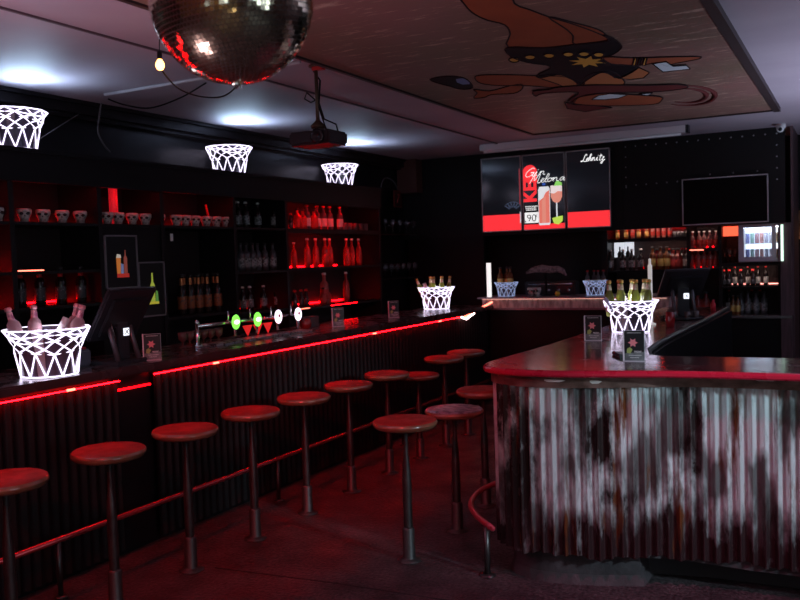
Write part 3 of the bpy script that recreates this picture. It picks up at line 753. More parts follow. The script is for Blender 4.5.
# tumblers
def glass_proto(name, prof, m, cat='glass'):
    t = thing(name, 'x', cat); MB().lathe(prof, 14, caps=False).build('bowl', m, t); return Proto(t)
cg = clear_glass('clear_glass')
TG = glass_proto('tumbler', [(0,0),(.030,0),(.032,.004),(.036,.085),(.034,.085),(.030,.008),(0,.008)], glassy('tumbler_glass', (.30,.26,.26), .08, .6))
for i, u in enumerate((344,349,354.5,360,365)):
    TG.put((-5.12,at(u,225,'x',-5.12).y,2.03), 0, 'pale tumbler at the right end of the top red shelf, ' + nth(i,5), 'tumblers on the top red shelf')
SH = glass_proto('stemmed_glass', [(0,0),(.030,0),(.028,.004),(.006,.008),(.006,.03),(.03,.05),(.034,.10),(.031,.10),(.026,.052),(0,.04)], glassy('stemmed_glass_clear', (.30,.16,.15), .05, .6))
for i, u in enumerate((183,190,197,204,211,219)):
    SH.put((-4.25,at(u,347,'x',-4.25).y,1.12), 0, 'short glass on the black bar left of the beer taps, ' + nth(i,6), 'glasses beside the beer taps', 1.)
# wine glasses, stems up/down
WGp = [(0,0),(.032,0),(.030,.003),(.005,.006),(.004,.07),(.012,.078),(.034,.10),(.038,.13),(.033,.165),(.031,.165),(.036,.13),(.030,.10),(0,.082)]
WG = glass_proto('wine_glass', WGp, clear_glass('wine_glass_clear', (.9,.92,.95), .90))

# framed posters on the black panel
def poster(yc, zc, w_, h_, label, kind):
    t = thing('framed_picture', label, 'picture', (-4.995,yc,zc))
    f = MB()
    for a, b in (((-.012,-w_/2,-h_/2),(.008,-w_/2+.012,h_/2)),((-.012,w_/2-.012,-h_/2),(.008,w_/2,h_/2)),((-.012,-w_/2,-h_/2),(.008,w_/2,-h_/2+.012)),((-.012,-w_/2,h_/2-.012),(.008,w_/2,h_/2))): f.box(a, b)
    f.build('frame', mat('picture_frame_grey', (.22,.20,.22), .4, metal=.3), t)
    MB().box((-.013,-w_/2+.01,-h_/2+.01),(0,w_/2-.01,h_/2-.01)).build('print', mat('print_black', (.012,.012,.014), .3), t)
    return t
def flat(t, pts, m, name, x=.002, d=.001):
    """a printed shape on a picture facing +x; pts are (y, z)"""
    vs = [(x,y,z) for y, z in pts]+[(x+d,y,z) for y, z in pts]; n = len(pts)
    MB().add(vs, [tuple(range(n)), tuple(range(n,2*n))]+[(i,(i+1)%n,n+(i+1)%n,n+i) for i in range(n)]).build(name, m, t)
yp = at(123,262,'x',-4.98); t = poster(yp.y, 1.74, .33, .41, 'framed black print of an orange cocktail on the dark panel', 'a')
pr = lambda n, c, e=.35: mat(n, c, .5, emit=c, estr=e)  # print colours carry an added glow of their own
flat(t, [(-.05,-.12),(.07,-.12),(.07,-.09),(-.05,-.09)], pr('print_red', (.6,.04,.03)), 'printed_band')
flat(t, [(-.05,-.09),(-.015,-.09),(-.01,.03),(-.055,.03)], pr('print_orange', (.8,.25,.05)), 'printed_glass')
flat(t, [(-.055,.03),(-.005,.03),(-.01,.055),(-.045,.06)], pr('print_cream', (.8,.7,.6)), 'printed_foam')
flat(t, [(.02,-.09),(.055,-.09),(.055,.03),(.042,.05),(.042,.09),(.033,.09),(.033,.05),(.02,.03)], pr('print_dark_red', (.35,.08,.06)), 'printed_bottle')
flat(t, [(-.012,-.09),(.016,-.09),(.016,-.02),(-.01,-.01)], pr('print_blue', (.2,.25,.5)), 'printed_carton')
yp = at(153.5,290,'x',-4.98); t = poster(yp.y, 1.515, .29, .44, 'framed black print of a yellow green bottle on the dark panel', 'b')
flat(t, [(-.04,-.12),(.07,-.12),(.07,-.10),(-.04,-.10)], pr('print_yellow', (.75,.65,.06)), 'printed_band')
flat(t, [(-.02,-.10),(.03,-.10),(.03,.03),(.014,.06),(.012,.13),(-.003,.13),(-.005,.06),(-.02,.03)], pr('print_lime', (.55,.65,.08)), 'printed_bottle')
flat(t, [(.035,-.10),(.065,-.10),(.06,-.02),(.04,-.01)], pr('print_green', (.15,.4,.08)), 'printed_lime')

# ledge buckets + their upward glow
lys = [4.05, 6.38, 8.32]
for i, y in enumerate(lys):
    bucket(-5.19, y, 2.53, 'glowing white lattice bucket on the high ledge, ' + ('nearest, cut by the left edge' if i == 0 else 'middle of the three' if i == 1 else 'farthest, below the projector'), 'glowing buckets on the high ledge', rz=i, s=(1.12,1.04,1.0)[i])
for i, y in enumerate(lys):
    lamp('bucket_uplight', 'SPOT', (-5.08,y,2.77), 66, (.50,.74,1.0), .20, (PI,.45,0), 2.75, blend=1)

# ================================================================== THINGS ON THE LEFT BAR
b1 = (-3.92,3.21,1.12)
bucket(*b1, 'large glowing white lattice ice bucket in front on the black bar', 'glowing buckets on the bars', rz=.35, s=1.08, led=3)
beers_in(*b1, [(-.11,-.07,(.10,-.25)),(-.07,-.02,(-.1,-.1)),(.06,.10,(-.12,.28)),(.02,.12,(-.2,.1))], 'pink foiled bottle in the front ice bucket', P_foil, .98)
tag(MB().tube([(0,0,0),(.05,.05,.13)], .018, 12).build('ice_tongs_handle', white, loc=(-3.92,3.25,1.30)), 'white rod sticking out of the front ice bucket', 'rod')
b2 = (-4.17,8.62,1.12)
bucket(*b2, 'glowing white lattice ice bucket of beers at the far end of the black bar', 'glowing buckets on the bars', rz=.9, led=2.5)
beers_in(*b2, [(-.12,-.05,(.05,-.38)),(-.06,.02,(0,-.08)),(.0,-.06,(0,0)),(.03,.06,(0,.05)),(.07,.0,(-.05,.05)),(.12,.05,(0,.12))], 'green beer bottle in the far left ice bucket')
tag(MB().tube([(0,0,0),(-.03,-.04,.13)], .02, 12).build('ice_scoop', white, loc=(-4.23,8.55,1.28)), 'white scoop handle in the far left ice bucket', 'scoop')

# cash register terminal, seen from behind
def terminal(loc, rz, label, w_=.40, h_=.36, tilt=.95):
    t = thing('cash_register_terminal', label, 'cash register', loc, rz)
    # local frame: screen faces -x, top leans to +x
    M = Matrix.Translation((.10,0,.285)) @ Matrix.Rotation(tilt-PI/2+PI, 4, 'Y')
    M = Matrix.Translation((.06,0,.30)) @ Matrix.Rotation(PI/2-tilt, 4, 'Y')
    MB().box((-.016,-w_/2,-h_/2),(.016,w_/2,h_/2), M=M).build('screen', mat('terminal_shell', (.03,.026,.032), .28), t, bevel=.008)
    MB().box((.014,-w_/2+.05,-h_/2+.04),(.034,w_/2-.05,h_/2-.06), M=M).build('rear_cover', dkplastic, t, bevel=.006)
    MB().box((-.10,-.13,0),(.13,.13,.022)).build('base', dkplastic, t, bevel=.006)
    for y in (-.085,.085):
        MB().tube([(.10,y,.02),(.05,y,.16),(.03,y,.27)], .016, 8).build('stand_leg', mat('stand_grey', (.10,.10,.11), .35, metal=.5), t)
    MB().box((.02,-.05,.02),(.065,.05,.27)).build('stand_column', dkplastic, t, bevel=.005)
    g = MB().box((.066,.0,.165),(.069,.045,.21)).build('badge', glow('badge_glow', (.85,.9,1), 1.6), t)
    MB().tube([(.0705,.01,.172),(.0705,.022,.188),(.0705,.012,.203)], .003, 5).tube([(.0705,.036,.172),(.0705,.026,.188),(.0705,.038,.203)], .003, 5).build('badge_mark', dkplastic, g)
    MB().tube([(.03,-.07,.26),(.06,-.10,.28),(.08,-.105,.22),(.09,-.09,.13)], .004, 6).build('cable', polem, t)
    return t
terminal((-3.99,3.76,1.12), .05, 'black cash register terminal seen from behind on the black bar', tilt=1.0)
pr_ = thing('receipt_printer', 'small dark receipt printer left of the cash register on the black bar', 'printer', (-4.12,3.55,1.12))
MB().box((-.08,-.07,0),(.08,.07,.10)).build('casing', mat('printer_grey', (.09,.085,.11), .35), pr_, bevel=.012)
MB().box((-.06,-.05,.10),(.06,.05,.112)).build('lid', mat('printer_red', (.35,.03,.04), .35), pr_, bevel=.004)

def card_root():
    t = thing('table_card', 'x', 'menu card')
    MB().box((-.05,-.006,0),(.05,.006,.16)).build('card', mat('card_black', (.014,.014,.016), .3), t, bevel=.001)
    MB().box((-.053,.006,0),(.053,.009,.162)).box((-.053,-.02,0),(.053,.03,.004)).build('acrylic_stand', mat('acrylic', (.5,.45,.5), .15), t)
    MB().box((-.058,-.007,.0),(-.050,.010,.163)).build('spine', mat('card_spine', (.62,.56,.6), .4), t)
    def pf(name, pts, m, d=.0003):
        n = len(pts); y = -.0065
        MB().add([(a,y,b) for a, b in pts]+[(a,y-d,b) for a, b in pts], [tuple(range(n)), tuple(range(n,2*n))]+[(i,(i+1)%n,n+(i+1)%n,n+i) for i in range(n)]).build(name, m, t)
    fl = []
    for k in range(12):
        r = .026 if k % 2 == 0 else .014; fl.append((-.006+r*math.cos(k*PI/6), .098+r*math.sin(k*PI/6)))
    pf('printed_flower', fl, mat('print_pink', (.75,.22,.24), .4))
    pf('printed_leaf', [(-.038,.045),(-.02,.04),(-.008,.062),(-.022,.075),(-.036,.066)], mat('print_leaf', (.30,.36,.10), .4))
    mb = MB()
    for z, a, b in ((.148,-.035,.035),(.052,0,.035),(.047,.002,.03),(.030,-.028,.034),(.018,-.02,.02)):
        x = a
        while x < b: mb.box((x,-.0068,z),(x+.004,-.0065,z+.003)); x += .0055
    mb.build('printed_text', mat('print_text', (.7,.68,.68), .4), t)
    MB().add([(-.049,-.0063,.003),(.049,-.0063,.003),(.049,-.0063,.05),(-.049,-.0063,.042)], [(0,1,2,3)]).build('printed_mist', mat('print_mist', (.10,.10,.11), .4, noise=((.25,.27,.26), 20, .4,.7,(1,1,1))), t)
    return Proto(t)
CP = card_root()
for (x, y, rz, lab) in ((-3.86,3.93,.75,'dark menu card with pink flower right of the left cash register'),
                        (-4.03,6.35,.8,'dark menu card standing on the black bar right of the beer taps'),
                        (-4.02,7.35,.8,'dark menu card on the black bar between taps and far bucket'),
                        (-1.54,5.52,.10,'dark menu card with pink flower left of the bucket on the red bar'),
                        (-1.045,4.52,.10,'dark menu card with pink flower in front of the bucket on the red bar')):
    CP.put((x,y,1.12), rz, lab, 'flower menu cards', 1.0)

# beer taps
tp = thing('beer_tap_rail', 'chrome beer tap rail with four round lit badges on the black bar', 'beer tap', (-4.16,5.3,1.12))
MB().tube([(0,-.62,.14),(0,.62,.14)], .013, 12).build('pipe', chrome, tp)
for y in (-.62,.62):
    MB().lathe([(.04,0),(.04,.006),(.014,.012),(.013,.15),(.019,.155),(.019,.175),(0,.19)], 14, (0,y,0)).build('post', chrome, tp)
bg_g = glow('badge_green', (.20,.95,.08), 1.6); bg_w = glow('badge_white', (.95,.80,.95), 2.0)
for i, (u, m) in enumerate(((229,bg_g),(251,bg_g),(272,bg_w),(292,bg_w))):
    p = at(u, 320, 'x', -4.12); y = p.y-5.3
    q = MB().tube([(0,y,.14),(.08,y,.14),(.092,y,.11),(.092,y,.045)], [.013,.013,.012,.009], 10).tube([(.03,y,.14),(.035,y,.23)], [.008,.006], 8).build('tap', chrome, tp)
    bd = MB().lathe([(0,-.006),(.052,-.006),(.055,0),(.050,.006),(0,.008)], 24, M=Matrix.Translation((.105,y,.148)) @ Matrix.Rotation(PI/2,4,'Y'), sy=.82).build('badge', m, q)
    if m is bg_g:
        MB().lathe([(0,0),(.032,0),(.030,.002),(0,.002)], 18, M=Matrix.Translation((.1135,y,.148)) @ Matrix.Rotation(PI/2,4,'Y'), sx=.55).build('badge_center', glow('badge_pale', (.8,1,.75), 1.9), q)
    else:
        MB().lathe([(0,0),(.014,0),(.012,.002),(0,.002)], 12, M=Matrix.Translation((.1135,y,.155)) @ Matrix.Rotation(PI/2,4,'Y')).build('badge_center', mat('badge_red_mark', (.5,.06,.08), .4), q)
dt = thing('drip_tray', 'low metal drip tray under the beer taps', 'drip tray', (-4.10,5.3,1.12))
MB().box((-.05,-.60,0),(.10,.60,.014)).build('tray', steel, dt, bevel=.003)
rdv = MB()
for k in range(3):
    y = -.05+k*.13
    rdv.add([(0,y,.085),(0,y+.12,.085),(0,y+.06,.0),(.004,y,.085),(.004,y+.12,.085),(.004,y+.06,.0)], [(0,1,2),(3,5,4),(0,2,5,3),(1,4,5,2),(0,3,4,1)])
tag(rdv.build('pennant_string', mat('pennant_red', (.75,.03,.03), .5, emit=(1,.02,.02), estr=.5), loc=(-4.21,5.3,1.13)), 'red pointed pennants hanging behind the beer taps', 'pennants')  # pennant red is brightened by added emission
cs = thing('candle_holder', 'round red glass candle holder on the black bar beside the taps', 'candle holder', (-4.15,6.02,1.12))
MB().lathe([(.025,0),(.045,.02),(.052,.05),(.045,.08),(.035,.092),(.033,.090),(.043,.078),(.049,.05),(.04,.02),(0,.006)], 18).build('glass', glassy('red_holder_glass', (.65,.03,.03), .08, .6), cs)
MB().lathe([(.022,.006),(.022,.03),(0,.032)], 12).build('tealight', c_white, cs)
bx = thing('napkin_box', 'grey box standing on the black bar behind the menu card', 'box', (-4.28,6.28,1.12))
MB().box((-.05,-.07,0),(.05,.07,.09)).build('shell', mat('box_grey', (.07,.06,.065), .5), bx, bevel=.004)

# ================================================================== THINGS ON THE RED BAR
b3 = (-1.445,6.16,1.12)
bucket(*b3, 'glowing white lattice ice bucket full of beers on the red topped bar', 'glowing buckets on the bars', rz=1.1, s=.93, led=2.5)
beers_in(*b3, [(-.13,-.05,(.05,-.10)),(-.08,.06,(0,-.05)),(-.05,-.06,(0,0)),(.0,.05,(0,0)),(.045,-.06,(0,.03)),(.08,.05,(0,.05)),(.11,-.02,(0,.10))], 'green beer bottle in the right ice bucket', None, 1.05)
tag(MB().tube([(0,0,0),(-.07,-.03,.10)], .014, 10).build('ice_scoop', mat('blue_white_handle', (.55,.62,.8), .3), loc=(-1.52,6.04,1.27)), 'pale scoop handle leaning out of the right ice bucket', 'scoop')
tt = thing('tap_column', 'pale upright tap column behind the right ice bucket', 'column', (-1.43,6.75,1.12))
MB().lathe([(.04,0),(.04,.01),(.017,.02),(.017,.46),(.010,.47),(.010,.51),(0,.515)], 14).build('column', mat('pale_column', (.72,.70,.66), .3, emit=(.9,.85,.8), estr=.35), tt)  # column brightened by a glow of its own, though no lamp
terminal((-1.33,7.45,1.12), -1.0, 'black cash register terminal on the red bar before the bottle shelves', .38, .30, .85)
tr = thing('serving_tray', 'black round tray with glasses at the far end of the red bar', 'tray', (-1.30,7.35,1.12))
MB().lathe([(0,0),(.17,0),(.18,.02),(.175,.02),(.165,.006),(0,.006)], 28).build('tray', blackgloss, tr)
for k in range(6):
    a = k*1.05
    o = TG.put((-1.30+.11*math.cos(a),7.35+.11*math.sin(a),1.127), 0, 'short glass standing on the black round tray', 'glasses on the round tray', .7)
tag(MB().lathe([(.0,0),(.022,0),(.024,.06),(.012,.075),(.012,.10),(0,.10)], 12).build('sauce_bottle', mat('sauce_red', (.55,.03,.05), .3), loc=(-1.2,8.35,1.12)), 'small red plastic bottle at the far end of the red bar', 'bottle')
tag(MB().lathe([(.0,0),(.03,0),(.035,.05),(.03,.11),(0,.11)], 12).build('candle_jar', glassy('jar_red', (.6,.03,.04)), loc=(-1.26,6.62,1.12)), 'round red candle jar behind the right ice bucket', 'candle jar')
ph = thing('card_reader', 'flat black card reader lying on the red bar behind the menu card', 'card reader', (-1.16,4.72,1.12), .5)
MB().box((-.035,-.08,0),(.035,.08,.02)).build('body', dkplastic, ph, bevel=.004)
MB().box((-.028,.01,.02),(.028,.07,.022)).build('display', blackgloss, ph)
MB().box((-1.2,5.95,1.12),(-1.19,5.96,1.121))

# ================================================================== THINGS ON THE SERVICE COUNTER
lampm = glow('lamp_tube_glow', (.9,.88,.85), 1.0)
lt = thing('tube_lamp', 'slim white upright tube at the left end of the service counter', 'lamp', (-3.86,9.42,1.207))
MB().box((-.022,-.022,0),(.022,.022,.40)).build('tube', lampm, lt, bevel=.004)
bucket(-3.70,9.56,1.207, 'dimmer lattice bucket behind the white tube on the service counter', 'buckets on the service counter', rz=.2, s=.68, dim=True)
lineup_b = [(-.06,-.03),(.0,.03),(.06,-.02)]
for i, (dx, dy) in enumerate(lineup_b):
    P_amber.put((-3.70+dx,9.56+dy,1.29), 0, 'amber bottle in the bucket beside the white tube, ' + nth(i,3), 'bottles in the bucket beside the white tube', .95)
bucket(-2.66,9.66,1.207, 'lattice bucket at the right of the service counter behind the red bar', 'buckets on the service counter', rz=.5, s=.68, dim=True)
for i, (dx, dy) in enumerate([(-.08,-.03),(-.02,.03),(.04,-.02),(.09,.02)]):
    P_clearmix.put((-2.66+dx,9.66+dy,1.29), 0, 'clear bottle in the right bucket of the service counter, ' + nth(i,4), 'bottles in the right bucket of the service counter', .72)
dw = thing('driftwood_ornament', 'mottled pinkish wing shaped ornament above the service counter on a dark stand', 'ornament', (-3.22,9.6,1.207))
segs = [(-.24,.0,.270,.012),(-.16,0,.300,.035),(-.05,0,.315,.048),(.06,0,.300,.042),(.14,0,.305,.040),(.20,0,.285,.030),(.24,0,.230,.010)]
MB().tube([(a,b_,c_) for a,b_,c_,d in segs], [d for *_, d in segs], 10).build('carved_shape', mat('mottled_stone', (.36,.24,.25), .6, noise=((.10,.06,.07), 26, .45,.6,(1,1,1)), bump=.4, bscale=40), dw)
MB().lathe([(.07,0),(.07,.01),(.012,.02),(.010,.27)], 12).build('stand', black, dw)
for i, (dx, cc) in enumerate(((-.10,'pale'),(-.03,'pale'))):
    SKP.put((-3.22+dx-.02,9.42,1.207), -PI/2, 'small pale skull mug on the service counter, %s of the two' % ('left' if i == 0 else 'right'), 'skull mugs on the service counter', .95)
lm_ = tag(MB().lathe([(0,0),(.02,.004),(.032,.03),(.02,.055),(0,.06)], 12).build('lemon', mat('lemon_yellow', (.7,.52,.05), .45, bump=.2)), 'yellow lemon lying on the service counter beside the skull mugs', 'lemon'); lm_.location = (-3.03,9.42,1.207)
mf = thing('coffee_machine', 'low dark bar machine with chrome details on the service counter', 'machine', (-3.22,9.76,1.207))
MB().box((-.30,-.06,0),(.32,.10,.16)).build('housing', dkplastic, mf, bevel=.01)
MB().tube([(-.25,-.075,.13),(.28,-.075,.13)], .006, 8).build('rail', chrome, mf)
for k in range(4): MB().lathe([(.0,0),(.014,.0),(.016,.02),(0,.022)], 10, M=Matrix.Translation((-.12+k*.12,-.06,.06)) @ Matrix.Rotation(PI/2,4,'X')).build('knob', chrome, mf)

# ================================================================== BACK BAR (under the bulkhead)
bb = thing('bottle_shelving', 'black bottle shelving in the recess under the bulkhead, lit red inside', 'shelving', (-1.75,10.7,0))
def b2l(p): return (p[0]+1.75, p[1]-10.7, p[2])
MB().box(b2l((-2.72,10.88,.9)), b2l((-.79,10.91,2.0))).build('back_panel', mat('recess_back', (.03,.018,.02), .6), bb)
MB().box(b2l((-2.72,10.36,.0)), b2l((-.70,10.88,.895))).build('base_cabinet', black, bb)
MB().box(b2l((-2.72,10.32,.895)), b2l((-.66,10.88,.925))).build('worktop', mat('worktop_steel', (.30,.29,.30), .25, metal=.8), bb, bevel=.003)
zA = {}
for x0, x1, zs in ((-2.71,-1.79,(1.84,1.46)),(-1.75,-1.44,(1.70,1.46)),(-1.40,-.80,(1.52,1.25))):
    for z in zs: MB().box(b2l((x0,10.46,z-.02)), b2l((x1,10.88,z))).build('shelf', shm, bb)
for x in (-1.77,-1.42,-.79): MB().box(b2l((x-.02,10.46,.925)), b2l((x+.02,10.88,2.0))).build('divider', shm, bb)
def led2(x0, x1, z, m=red_led): MB().box(b2l((x0,10.86,z)), b2l((x1,10.872,z+.012))).build('led_strip', m, bb)
led2(-2.3,-1.82,1.465); led2(-2.6,-1.85,1.97, red_led)
led2(-1.73,-1.46,1.705); led2(-1.73,-1.46,1.465); led2(-1.36,-.84,1.255, glow('warm_led', (1,.35,.3), 3))
MB().box(b2l((-1.75,10.440,1.675)), b2l((-1.60,10.45,1.685))).build('led_strip', hot_led, bb)
warm_led = glow('added_fill_led', (1,.70,.6), 14)  # for hidden strips added to brighten the bottles
MB().box(b2l((-2.66,10.48,1.975)), b2l((-1.82,10.50,1.985))).build('led_strip', warm_led, bb)
for (xa_, xb_, za_) in ((-2.71,-1.79,1.84),(-1.75,-1.44,1.70),(-1.40,-.80,1.52)): MB().box(b2l((xa_,10.450,za_-.04)), b2l((xb_,10.46,za_))).build('led_hiding_lip', shm, bb)  # lips added to keep the fill strips out of sight
MB().box(b2l((-1.73,10.48,1.975)), b2l((-1.46,10.50,1.985))).build('led_strip', warm_led, bb)
MB().box(b2l((-2.40,10.48,1.808)), b2l((-1.83,10.50,1.818))).build('led_strip', warm_led, bb)
MB().box(b2l((-1.38,10.48,1.488)), b2l((-.84,10.50,1.498))).build('led_strip', warm_led, bb)
# backlit boxes
lb = thing('light_box', 'pale backlit panel with two dark bottle outlines on the bottle shelving', 'light box', (-2.58,10.72,1.48))
MB().box((-.12,-.01,.14),(-.004,.01,.33)).build('panel', glow('panel_pale', (.72,.76,.85), .9), lb)
MB().box((.004,-.01,.14),(.12,.01,.33)).build('panel', glow('panel_pale', (.72,.76,.85), .9), lb)
for x in (-.05,.05): MB().lathe([(.03,.14),(.03,.19),(.01,.22),(.01,.27)], 10, (x,-.015,0)).build('bottle_outline', black, lb)
rbx = thing('light_box', 'small glowing red orange light box left of the fridge', 'light box', (-1.31,10.62,1.83))
MB().box((-.11,-.03,0),(.09,.03,.11)).build('panel', mat('red_orange_panel', (.8,.1,.04), .4, emit=(1,.11,.05), estr=1.6), rbx, bevel=.004)
def lineup2(proto, us, z, desc, grp, y=10.6, v=260, s=1.):
    n = len(us)
    for i, u in enumerate(us):
        proto.put((at(u, v, 'y', y).x, y+random.uniform(-.02,.02), z), random.random()*6, '%s, %s' % (desc, nth(i, n)), grp, s)
lineup2(P_amber, (618,626,639,647), 1.84, 'amber bottle on the top shelf under the bulkhead', 'amber bottles under the bulkhead', v=238, s=.62)
lineup2(P_rose, (633,653,658,664,670), 1.84, 'rose bottle on the top shelf under the bulkhead', 'rose bottles under the bulkhead', v=238, s=.6)
for i, u in enumerate((675,679,683,687)): TG.put((at(u,238,'y',10.55).x,10.55,1.84), 0, 'upturned glass on the top shelf under the bulkhead, ' + nth(i,4), 'glasses under the bulkhead', .8)
lineup2(P_black, (611,623,632,641), 1.46, 'dark bottle below the pale light boxes', 'dark bottles below the light boxes', v=262, s=.93, y=10.56)
lineup2(P_amber, (653,661,667), 1.46, 'amber bottle on the red lit shelf left of the till', 'amber bottles on the red lit shelf', v=262, s=1., y=10.58)
lineup2(P_redmix, (657,673,678), 1.46, 'red bottle on the red lit shelf left of the till', 'red bottles on the red lit shelf', v=262, s=1.15, y=10.62)
lineup2(P_clearmix, (670,682,687), 1.46, 'clear bottle on the red lit shelf left of the till', 'clear bottles on the red lit shelf', v=262, s=.9, y=10.66)
lineup2(P_rose, (693,699,704,710,716), 1.70, 'white capped red bottle on the upper narrow shelf', 'white capped bottles upper shelf', v=240, s=.72, y=10.56)
lineup2(P_rose, (691,698,704,710,716), 1.46, 'white capped red bottle on the lower narrow shelf', 'white capped bottles lower shelf', v=260, s=.84, y=10.56)
lineup2(P_redmix, (698,706), .925, 'squat red bottle on the worktop behind the till', 'red bottles on the worktop', v=300, s=1.2)
lineup2(P_wine, (735,748,758,766), 1.25, 'dark wine bottle on the shelf below the fridge', 'wine bottles below the fridge', v=285, s=.72)
lineup2(P_small, (724,729,741,753), 1.25, 'small dark bottle on the shelf below the fridge', 'small bottles below the fridge', v=285, s=1.15, y=10.54)
lineup2(P_grey, (741,748,756,764), .925, 'clear bottle on the steel worktop', 'clear bottles on the worktop', v=305, s=.95)
lineup2(P_amber, (733,738), .925, 'amber bottle glowing orange on the steel worktop', 'amber bottles on the worktop', v=305, s=.8, y=10.52)
lineup2(P_wine, (724,729,752,760), .925, 'dark wine bottle at the rear of the steel worktop', 'wine bottles on the worktop', v=305, s=.88, y=10.74)
for i, u in enumerate((725,730,735)):
    WG.put((at(u,250,'y',10.6).x,10.6,1.52), 0, 'wine glass on the shelf left of the fridge, ' + nth(i,3), 'wine glasses left of the fridge', 1.0)
# small lit fridge
fg = thing('display_fridge', 'small glass door fridge glowing white with cans inside', 'fridge', (-.99,10.56,1.525))
cas = MB(); cas.box((-.225,-.16,0),(.225,.28,.03)); cas.box((-.225,-.16,.40),(.225,.28,.425)); cas.box((-.225,-.16,.03),(-.19,.28,.40)); cas.box((.19,-.16,.03),(.225,.28,.40)); cas.box((-.19,.24,.03),(.19,.28,.40))
cas.build('casing', mat('fridge_grey', (.42,.38,.45), .35), fg)
MB().box((-.19,.22,.03),(.19,.235,.40)).build('light_panel', glow('fridge_light', (.80,.90,1.0), 2.0), fg)
MB().box((-.185,-.13,.385),(.185,-.10,.397)).build('light_bar', glow('fridge_bar', (.85,.92,1.0), 14), fg)
MB().box((-.19,-.02,.205),(.19,.22,.212)).build('shelf', white, fg)
dr = MB(); dr.box((-.22,-.175,.01),(.17,-.163,.06)); dr.box((-.22,-.175,.385),(.17,-.163,.42)); dr.box((-.22,-.175,.06),(-.165,-.163,.385)); dr.box((.125,-.175,.06),(.17,-.163,.385))
dd = dr.build('door', mat('fridge_door_frame', (.5,.45,.55), .35), fg)
MB().box((-.165,-.171,.06),(.125,-.167,.385)).build('door_glass', clear_glass('fridge_glass', (.92,.95,1), .9), dd)
canc = [(.25,.32,.75),(.85,.85,.9),(.8,.4,.35),(.4,.75,.65),(.85,.65,.4),(.7,.75,.9),(.6,.3,.35)]
for r_ in range(2):
    for k in range(7):
        cm_ = mat('can_%d' % k, canc[(k*3+r_) % 7], .35, metal=.3)
        o = tag(MB().lathe([(.0,0),(.020,0),(.023,.006),(.023,.105),(.018,.115),(0,.115)], 12).build('drink_can', cm_, loc=(-.99-.15+k*.05,10.62,1.525+(.03 if r_ == 0 else .212))), 'drink can on the %s fridge shelf, %s' % ('lower' if r_ == 0 else 'upper', nth(k,7)), 'can', 'cans in the lit fridge')
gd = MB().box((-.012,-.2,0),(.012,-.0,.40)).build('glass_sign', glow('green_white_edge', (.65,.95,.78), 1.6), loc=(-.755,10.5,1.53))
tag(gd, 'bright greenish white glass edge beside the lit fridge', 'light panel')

# ================================================================== SCREENS
def screen(name, x0, x1, z0, z1, label, face_m, y=10.33, bez=.014):
    t = thing(name, label, 'screen', ((x0+x1)/2, y, z0))
    w2 = (x1-x0)/2; h = z1-z0
    MB().box((-w2,-.045,0),(w2,0,h)).build('casing', dkplastic, t, bevel=.003)
    bz = MB()
    for a, b_ in (((-w2,-.052,0),(-w2+bez,-.044,h)),((w2-bez,-.052,0),(w2,-.044,h)),((-w2,-.052,0),(w2,-.044,bez)),((-w2,-.052,h-bez),(w2,-.044,h))): bz.box(a, b_)
    bz.build('bezel', mat('bezel_grey', (.50,.46,.48), .4), t)
    f = MB().box((-w2+bez,-.049,bez),(w2-bez,-.046,h-bez)).build('display', face_m, t)
    return t, w2-bez, h
scr_black = mat('screen_black', (.012,.012,.016), .12, emit=(.25,.3,.45), estr=.012, coat=.6)
scr_off = mat('screen_off', (.003,.003,.004), .25, spec=.12)
R_ = glow('screen_red', (1.0,.035,.045), .95)
def sf(t, pts, m, name, lay=0):
    n = len(pts); y = -.0495-.0006*lay
    MB().add([(a,y,b_) for a, b_ in pts]+[(a,y-.0004,b_) for a, b_ in pts], [tuple(range(n)), tuple(range(n,2*n))]+[(i,(i+1)%n,n+(i+1)%n,n+i) for i in range(n)]).build(name, m, t)
def rect(a, b_, c_, d): return [(a,b_),(c_,b_),(c_,d),(a,d)]
def text(t, s, size, x, z, m, name, lay=3, rot=0, shear=0, sx=1, bold=0):
    c_ = bpy.data.curves.new('t', 'FONT'); c_.body = s; c_.size = size; c_.shear = shear; c_.extrude = .0003; c_.offset = bold
    c_.align_x = 'CENTER'; c_.align_y = 'CENTER'
    o = bpy.data.objects.new('t', c_); COL.objects.link(o)
    bpy.context.view_layer.update()
    me = bpy.data.meshes.new_from_object(o.evaluated_get(bpy.context.evaluated_depsgraph_get()))
    bpy.data.objects.remove(o); bpy.data.curves.remove(c_)
    me.transform(Matrix.Translation((x,-.0495-.0006*lay,z)) @ Matrix.Rotation(PI/2,4,'X') @ Matrix.Rotation(rot,4,'Z') @ Matrix.Diagonal((sx,1,1,1)))
    me.materials.clear(); me.materials.append(m)
    q = bpy.data.objects.new(name, me); COL.objects.link(q); q.parent = t
    return q
xs = [at(481.5,196,'y',10.28).x, at(522.4,194,'y',10.28).x, at(566.2,192,'y',10.28).x, at(610.6,189,'y',10.28).x]
ZB, ZT = 1.99, 2.935
T1, w2, h = screen('wall_screen', xs[0]+.0, xs[1]-.012, ZB, ZT, 'portrait wall screen with a faint lattice reflection over a red band', scr_black)
sf(T1, rect(-w2,.014,w2,.215), R_, 'red_band')
blu = glow('reflection_blue', (.22,.30,.5), .18)
lm2 = MB()
